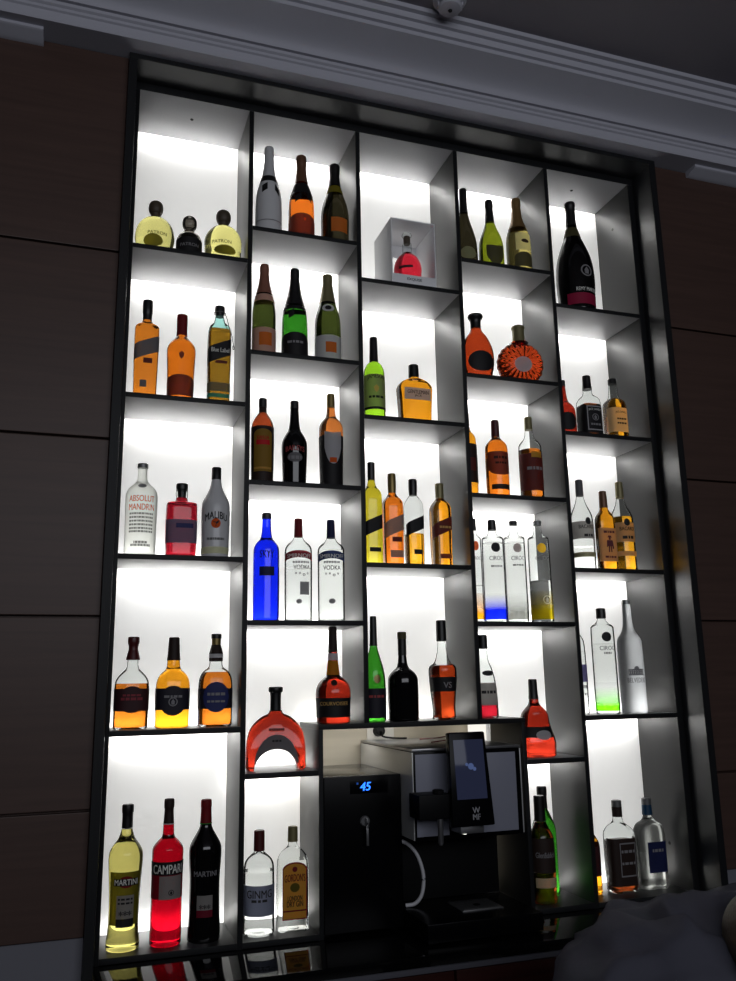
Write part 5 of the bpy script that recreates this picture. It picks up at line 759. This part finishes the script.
# socket and cables
sk = thing('wall_socket', 'white wall socket with black plug behind the coffee machine', 'socket', (1.03, .4695, -.052))
box('face_plate', -.055, .055, -.012, 0, -.038, .038, pbr('white_plastic', (226, 224, 216), .4), sk, .003)
bm = bmesh.new(); add_lathe(bm, [(0, 0), (0, .022), (.03, .018), (.034, .010), (.034, 0)], 18)
o = finish('plug', bm, M_BLACKM, sk, loc=(-.01, -.012, 0)); o.rotation_euler = (math.radians(90), 0, 0)
bm = bmesh.new(); add_tube(bm, smooth_path([(1.02, .42, -.054), (1.02, .405, -.070), (1.06, .40, -.0775), (1.1, .36, -.0775)], 6), .0035, 8)
tag(finish('power_cable', bm, M_BLACKM), 'short black power cable from the wall socket onto the coffee machine top', 'cable')
bm = bmesh.new(); add_tube(bm, smooth_path([(1.13, .30, -.079), (1.17, .22, -.071), (1.21, .16, -.060), (1.18, .10, -.068), (1.10, .12, -.079)], 7), .0024, 7)
tag(finish('loose_cable', bm, pbr('dark_red_cable', (90, 30, 26), .5)), 'thin dark red cable lying on top of the coffee machine', 'cable')

# ------------------------------------------------------------------ gift box on the middle top shelf
gb = thing('gift_box', 'open fronted white gift box holding a round red bottle, middle column top shelf', 'box', (1.0565, .13, 1.6173))
M_CARD = pbr('white_card', (238, 238, 240), .5)
bx, by, bh = .0925, .1, .288
box('bottom', -bx, bx, -by, by, 0, .0115, M_CARD, gb, .0006); box('top', -bx, bx, -by, by, bh-.006, bh, M_CARD, gb, .0006)
box('side_wall', -bx, -bx+.004, -by, by, .0115, bh-.006, M_CARD, gb, .0004); box('side_wall', bx-.004, bx, -by, by, .0115, bh-.006, M_CARD, gb, .0004)
bm = bmesh.new()
for x0, x1, z0, z1 in ((-bx+.004, -bx+.022, .0115, bh-.006), (bx-.022, bx-.004, .0115, bh-.006), (-bx+.022, bx-.022, .0115, .05), (-bx+.022, bx-.022, bh-.06, bh-.006)):
    add_box(bm, x0, x1, by-.004, by, z0, z1)
finish('back_frame', bm, M_CARD, gb, smooth=False)
box('front_strip', -bx+.004, bx-.004, -by, -by+.004, .0115, .052, M_CARD, gb, .0004)
bm = bmesh.new(); letter_mesh(bm, FLAT, 'EXQUISE', 0, .013, .085, 0, 0, 0)
finish('lettering', bm, getmat('navy_dark'), gb, smooth=False, loc=(.0, -by-.0006, .034))

# ------------------------------------------------------------------ smoke detector on the ceiling
sd = thing('smoke_detector', 'small round white ceiling detector with slots, hanging above the cornice', 'detector', (1.025, -.455, ZC))
bm = bmesh.new(); add_lathe(bm, [(0, .058), (-.010, .060), (-.014, .056)], 30); finish('mounting_ring', bm, M_WHITE, sd)
bm = bmesh.new(); add_lathe(bm, [(-.014, .046), (-.022, .048), (-.024, .044)], 30); add_lathe(bm, [(-.036, .044), (-.044, .038), (-.048, .022), (-.049, 0)], 30)
for i in range(12):
    a = 2*math.pi*i/12; c, s = .044*math.cos(a), .044*math.sin(a)
    add_box(bm, c-.0025, c+.0025, s-.0025, s+.0025, -.037, -.022)
finish('sensor_head', bm, M_WHITE, sd)
bm = bmesh.new(); add_lathe(bm, [(-.024, .030), (-.036, .030)], 24); finish('sensor_mesh', bm, M_BLACKM, sd)
bm = bmesh.new(); add_lathe(bm, [(-.048, .008), (-.052, .007), (-.053, 0)], 14); finish('test_button', bm, M_BLACKM, sd)

# ------------------------------------------------------------------ person bending over behind the counter
def skin(name, nodes, edges, m, parent=None, sub=2, noise=0.):
    """one continuous surface grown around a jointed skeleton"""
    me = D.meshes.new(name); me.from_pydata([n[0] for n in nodes], edges, [])
    o = D.objects.new(name, me); COL.objects.link(o)
    sk = o.modifiers.new('s', 'SKIN'); sk.use_smooth_shade = True
    for v, n in zip(me.skin_vertices[0].data, nodes): v.radius = n[1] if isinstance(n[1], tuple) else (n[1], n[1])
    me.skin_vertices[0].data[0].use_root = True
    sb = o.modifiers.new('u', 'SUBSURF'); sb.levels = sub; sb.render_levels = sub
    bpy.context.view_layer.update()
    m2 = D.meshes.new_from_object(o.evaluated_get(bpy.context.evaluated_depsgraph_get()))
    D.objects.remove(o); m2.name = name; m2.materials.clear(); m2.materials.append(m)
    for p in m2.polygons: p.use_smooth = True
    return link(D.objects.new(name, m2), parent)
M_SKIN = pbr('skin', (176, 128, 104), .55); M_HAIR = pbr('dark_brown_hair', (92, 80, 66), .6, bump=(160, .6, .004), var=.4)
M_JACKET = pbr('dark_grey_blue_jacket', (74, 74, 84), .85, spec=.1, bump=(400, .3, .001)); M_TROUS = pbr('black_trousers', (26, 26, 30), .8)
M_SHOE = pbr('black_shoe', (18, 17, 17), .4)
pe = thing('person', 'person in a dark grey jacket bending over in front of the worktop', 'person', (1.02, -1.0, ZFL))
O = Vector((1.02, -1.0, ZFL))
def P(x, y, z): return tuple(Vector((x, y, z))-O)
pel, wai, che, sho, nek, hed = (1.0, -1.02, -.635), (1.12, -1.0, -.57), (1.26, -.96, -.50), (1.33, -.96, -.475), (1.345, -1.05, -.465), (1.345, -1.17, -.43)
sl, sr = (1.36, -.75, -.55), (1.37, -1.09, -.55); el, er = (1.42, -.66, -.85), (1.46, -1.08, -.86); hl, hr = (1.58, -.62, -1.05), (1.66, -.98, -1.07)
kl, kr = (1.10, -.92, -1.18), (1.08, -1.13, -1.18); al, ar = (1.0, -.90, -1.60), (.98, -1.15, -1.60)
body = [(P(*pel), (.125, .115)), (P(*wai), (.12, .105)), (P(*che), (.135, .115)), (P(*sho), (.115, .085)), (P(*nek), .058), (P(*hed), (.088, .098)),
        (P(*sl), .06), (P(*el), .045), (P(*hl), .032), (P(*sr), .06), (P(*er), .045), (P(*hr), .032),
        (P(1.03, -.93, -.74), .085), (P(*kl), .062), (P(*al), .045), (P(1.03, -1.12, -.74), .085), (P(*kr), .062), (P(*ar), .045)]
be = [(0, 1), (1, 2), (2, 3), (3, 4), (4, 5), (3, 6), (6, 7), (7, 8), (3, 9), (9, 10), (10, 11), (0, 12), (12, 13), (13, 14), (0, 15), (15, 16), (16, 17)]
# hands: palm and five fingers of different length at each wrist
for w, s in ((8, 1), (11, -1)):
    wv = Vector(body[w][0]); d = Vector((.55, 0, -.83)).normalized(); side = Vector((0, 1, 0)); n = d.cross(side)
    pi = len(body); body.append((tuple(wv+d*.07), (.034, .018))); be.append((w, pi))
    for k, ln in enumerate((.072, .082, .078, .06)):
        b = wv+d*.095+side*(.028-.019*k); i = len(body)
        body += [(tuple(b), .0095), (tuple(b+d*ln*.55+n*.004), .0088), (tuple(b+d*ln+n*.018), .0075)]; be += [(pi, i), (i, i+1), (i+1, i+2)]
    i = len(body); body += [(tuple(wv+d*.05+side*.036*s), .0105), (tuple(wv+d*.085+side*.056*s), .0085)]; be += [(pi, i), (i, i+1)]
skin('body', body, be, M_SKIN, pe, 1)
jn = [(P(.975, -1.02, -.70), (.205, .185)), (P(1.10, -1.0, -.615), (.20, .18)), (P(1.25, -.96, -.515), (.205, .18)), (P(1.38, -.92, -.435), (.18, .145)), (P(1.46, -.95, -.47), (.12, .10)),
      (P(*sl), .09), (P(*el), .07), (P(1.55, -.63, -1.01), .05), (P(*sr), .09), (P(*er), .07), (P(1.62, -1.0, -1.03), .05)]
jk = skin('jacket', jn, [(0, 1), (1, 2), (2, 3), (3, 4), (3, 5), (5, 6), (6, 7), (3, 8), (8, 9), (9, 10)], M_JACKET, pe, 4)
from mathutils import noise
jk.data.update()
nr = [v.normal.copy() for v in jk.data.vertices]
for v, n in zip(jk.data.vertices, nr):                      # cloth folds
    q = v.co; a = noise.noise(Vector((q.x*5+q.z*3, q.y*4, q.z*9-q.x*4)))
    c = noise.noise(Vector((q.x*14+q.z*10+3, q.y*9, q.z*20-q.x*9)))
    e = 1-min(1, abs(noise.noise(Vector((q.x*3.2+q.z*5+7, q.y*3, q.z*6-q.x*5))))*4)
    v.co += n*(.018*(1-abs(a)*3) + .011*c + .026*e - .004)
skin('trousers', [(P(1.0, -1.02, -.70), (.128, .118)), (P(1.03, -.93, -.78), .098), (P(*kl), .076), (P(1.0, -.90, -1.58), .062), (P(1.03, -1.12, -.78), .098), (P(*kr), .076), (P(.98, -1.15, -1.58), .062)],
     [(0, 1), (1, 2), (2, 3), (0, 4), (4, 5), (5, 6)], M_TROUS, pe, 2)
for a in (al, ar):
    bm = bmesh.new(); add_box(bm, -.06, .19, -.048, .048, 0, .085, .03)
    for v in bm.verts:
        if v.co.x > .05: v.co.z *= .62
    finish('shoe', bm, M_SHOE, pe, loc=tuple(Vector((a[0], a[1], ZFL+.002))-O))
h = Vector(P(*hed)); f = Vector((.72, .12, -.68)).normalized(); upv = Vector((.30, -.86, .16)).normalized(); upv = (upv-f*upv.dot(f)).normalized(); sdv = f.cross(upv)
def blob(name, c, r, m, sub=3, sc=(1, 1, 1)):
    bm = bmesh.new(); bmesh.ops.create_icosphere(bm, subdivisions=sub, radius=1)
    R = Matrix((sdv, f, upv)).transposed()
    for v in bm.verts: v.co = c + R @ Vector((v.co.x*r*sc[0], v.co.y*r*sc[1], v.co.z*r*sc[2]))
    return bm
bm = blob('hair', h-f*.012+upv*.022, .118, M_HAIR, 4, (.86, 1, 1.0))
bmesh.ops.delete(bm, geom=[v for v in bm.verts if (v.co-h).dot(f) > .045 and (v.co-h).dot(upv) < .07 or (v.co-h).dot(upv) < -.075], context='VERTS')
finish('hair', bm, M_HAIR, pe)
for s in (-1, 1):
    bm = blob('ear', h+sdv*.096*s-upv*.012, .030, M_SKIN, 2, (.35, .7, 1)); finish('ear', bm, M_SKIN, pe)
    bm = blob('eye', h+sdv*.036*s+f*.092+upv*.006, .013, M_SKIN, 2); finish('eye', bm, pbr('eye_white', (220, 216, 208), .3), pe)
bm = blob('nose', h+f*.108-upv*.022, .022, M_SKIN, 2, (.7, 1, 1.3)); finish('nose', bm, M_SKIN, pe)
bm = blob('mouth', h+f*.094-upv*.062, .024, M_SKIN, 2, (1, .4, .35)); finish('mouth', bm, pbr('lips', (150, 84, 78), .5), pe)

# ------------------------------------------------------------------ bottles
for b in BOTTLES: make_bottle(b)

# ------------------------------------------------------------------ light of the room
def area(name, loc, rot, sx, sy, e, col):
    l = D.lights.new(name, 'AREA'); l.shape = 'RECTANGLE'; l.size = sx*K; l.size_y = sy*K; l.energy = e; l.color = col
    o = D.objects.new(name, l); o.location = loc; o.rotation_euler = rot; return link(o)
area('room_window_light', (.6, -5.4, 1.5), (math.radians(86), 0, 0), 5.2, 1.7, ROOM_E, (.90, .93, 1.0))
wd = D.worlds.new('dim_room'); SC.world = wd; wd.use_nodes = True
wd.node_tree.nodes['Background'].inputs[0].default_value = (.5, .55, .7, 1); wd.node_tree.nodes['Background'].inputs[1].default_value = WORLD_E

# ------------------------------------------------------------------ camera
f_px = 850.314
ca = D.cameras.new('camera'); ca.sensor_fit = 'HORIZONTAL'; ca.sensor_width = 36; ca.lens = f_px*36/736; ca.clip_start = .02
co = D.objects.new('camera', ca); link(co)
r = Vector((0.947986, -.317868, -.017247)); w = Vector((.313735, .923590, .220510)); r = (r-w*r.dot(w)/w.dot(w)).normalized(); w.normalize(); u = r.cross(w)
mtx = Matrix((r, u, -w)).transposed().to_4x4(); mtx.translation = Vector((-.10534, -2.78311, .13064)); co.matrix_world = mtx
SC.camera = co

# ------------------------------------------------------------------ to metres
done = set()
for o in list(D.objects):
    if o.type == 'MESH' and o.data.name not in done:
        o.data.transform(Matrix.Scale(K, 4)); done.add(o.data.name)
    o.location = o.location*K
bpy.context.view_layer.update()

SC.view_settings.view_transform = 'Standard'; SC.view_settings.look = 'None'; SC.view_settings.gamma = 1; SC.view_settings.exposure = 0
SC.view_settings.use_curve_mapping = False
cy = SC.cycles
cy.use_denoising = True; cy.max_bounces = 14; cy.transparent_max_bounces = 24; cy.transmission_bounces = 12; cy.glossy_bounces = 6; cy.diffuse_bounces = 4
cy.sample_clamp_indirect = 6; cy.caustics_reflective = True; cy.caustics_refractive = True
try: cy.denoiser = 'OPENIMAGEDENOISE'; cy.denoising_input_passes = 'RGB_ALBEDO_NORMAL'
except Exception: pass
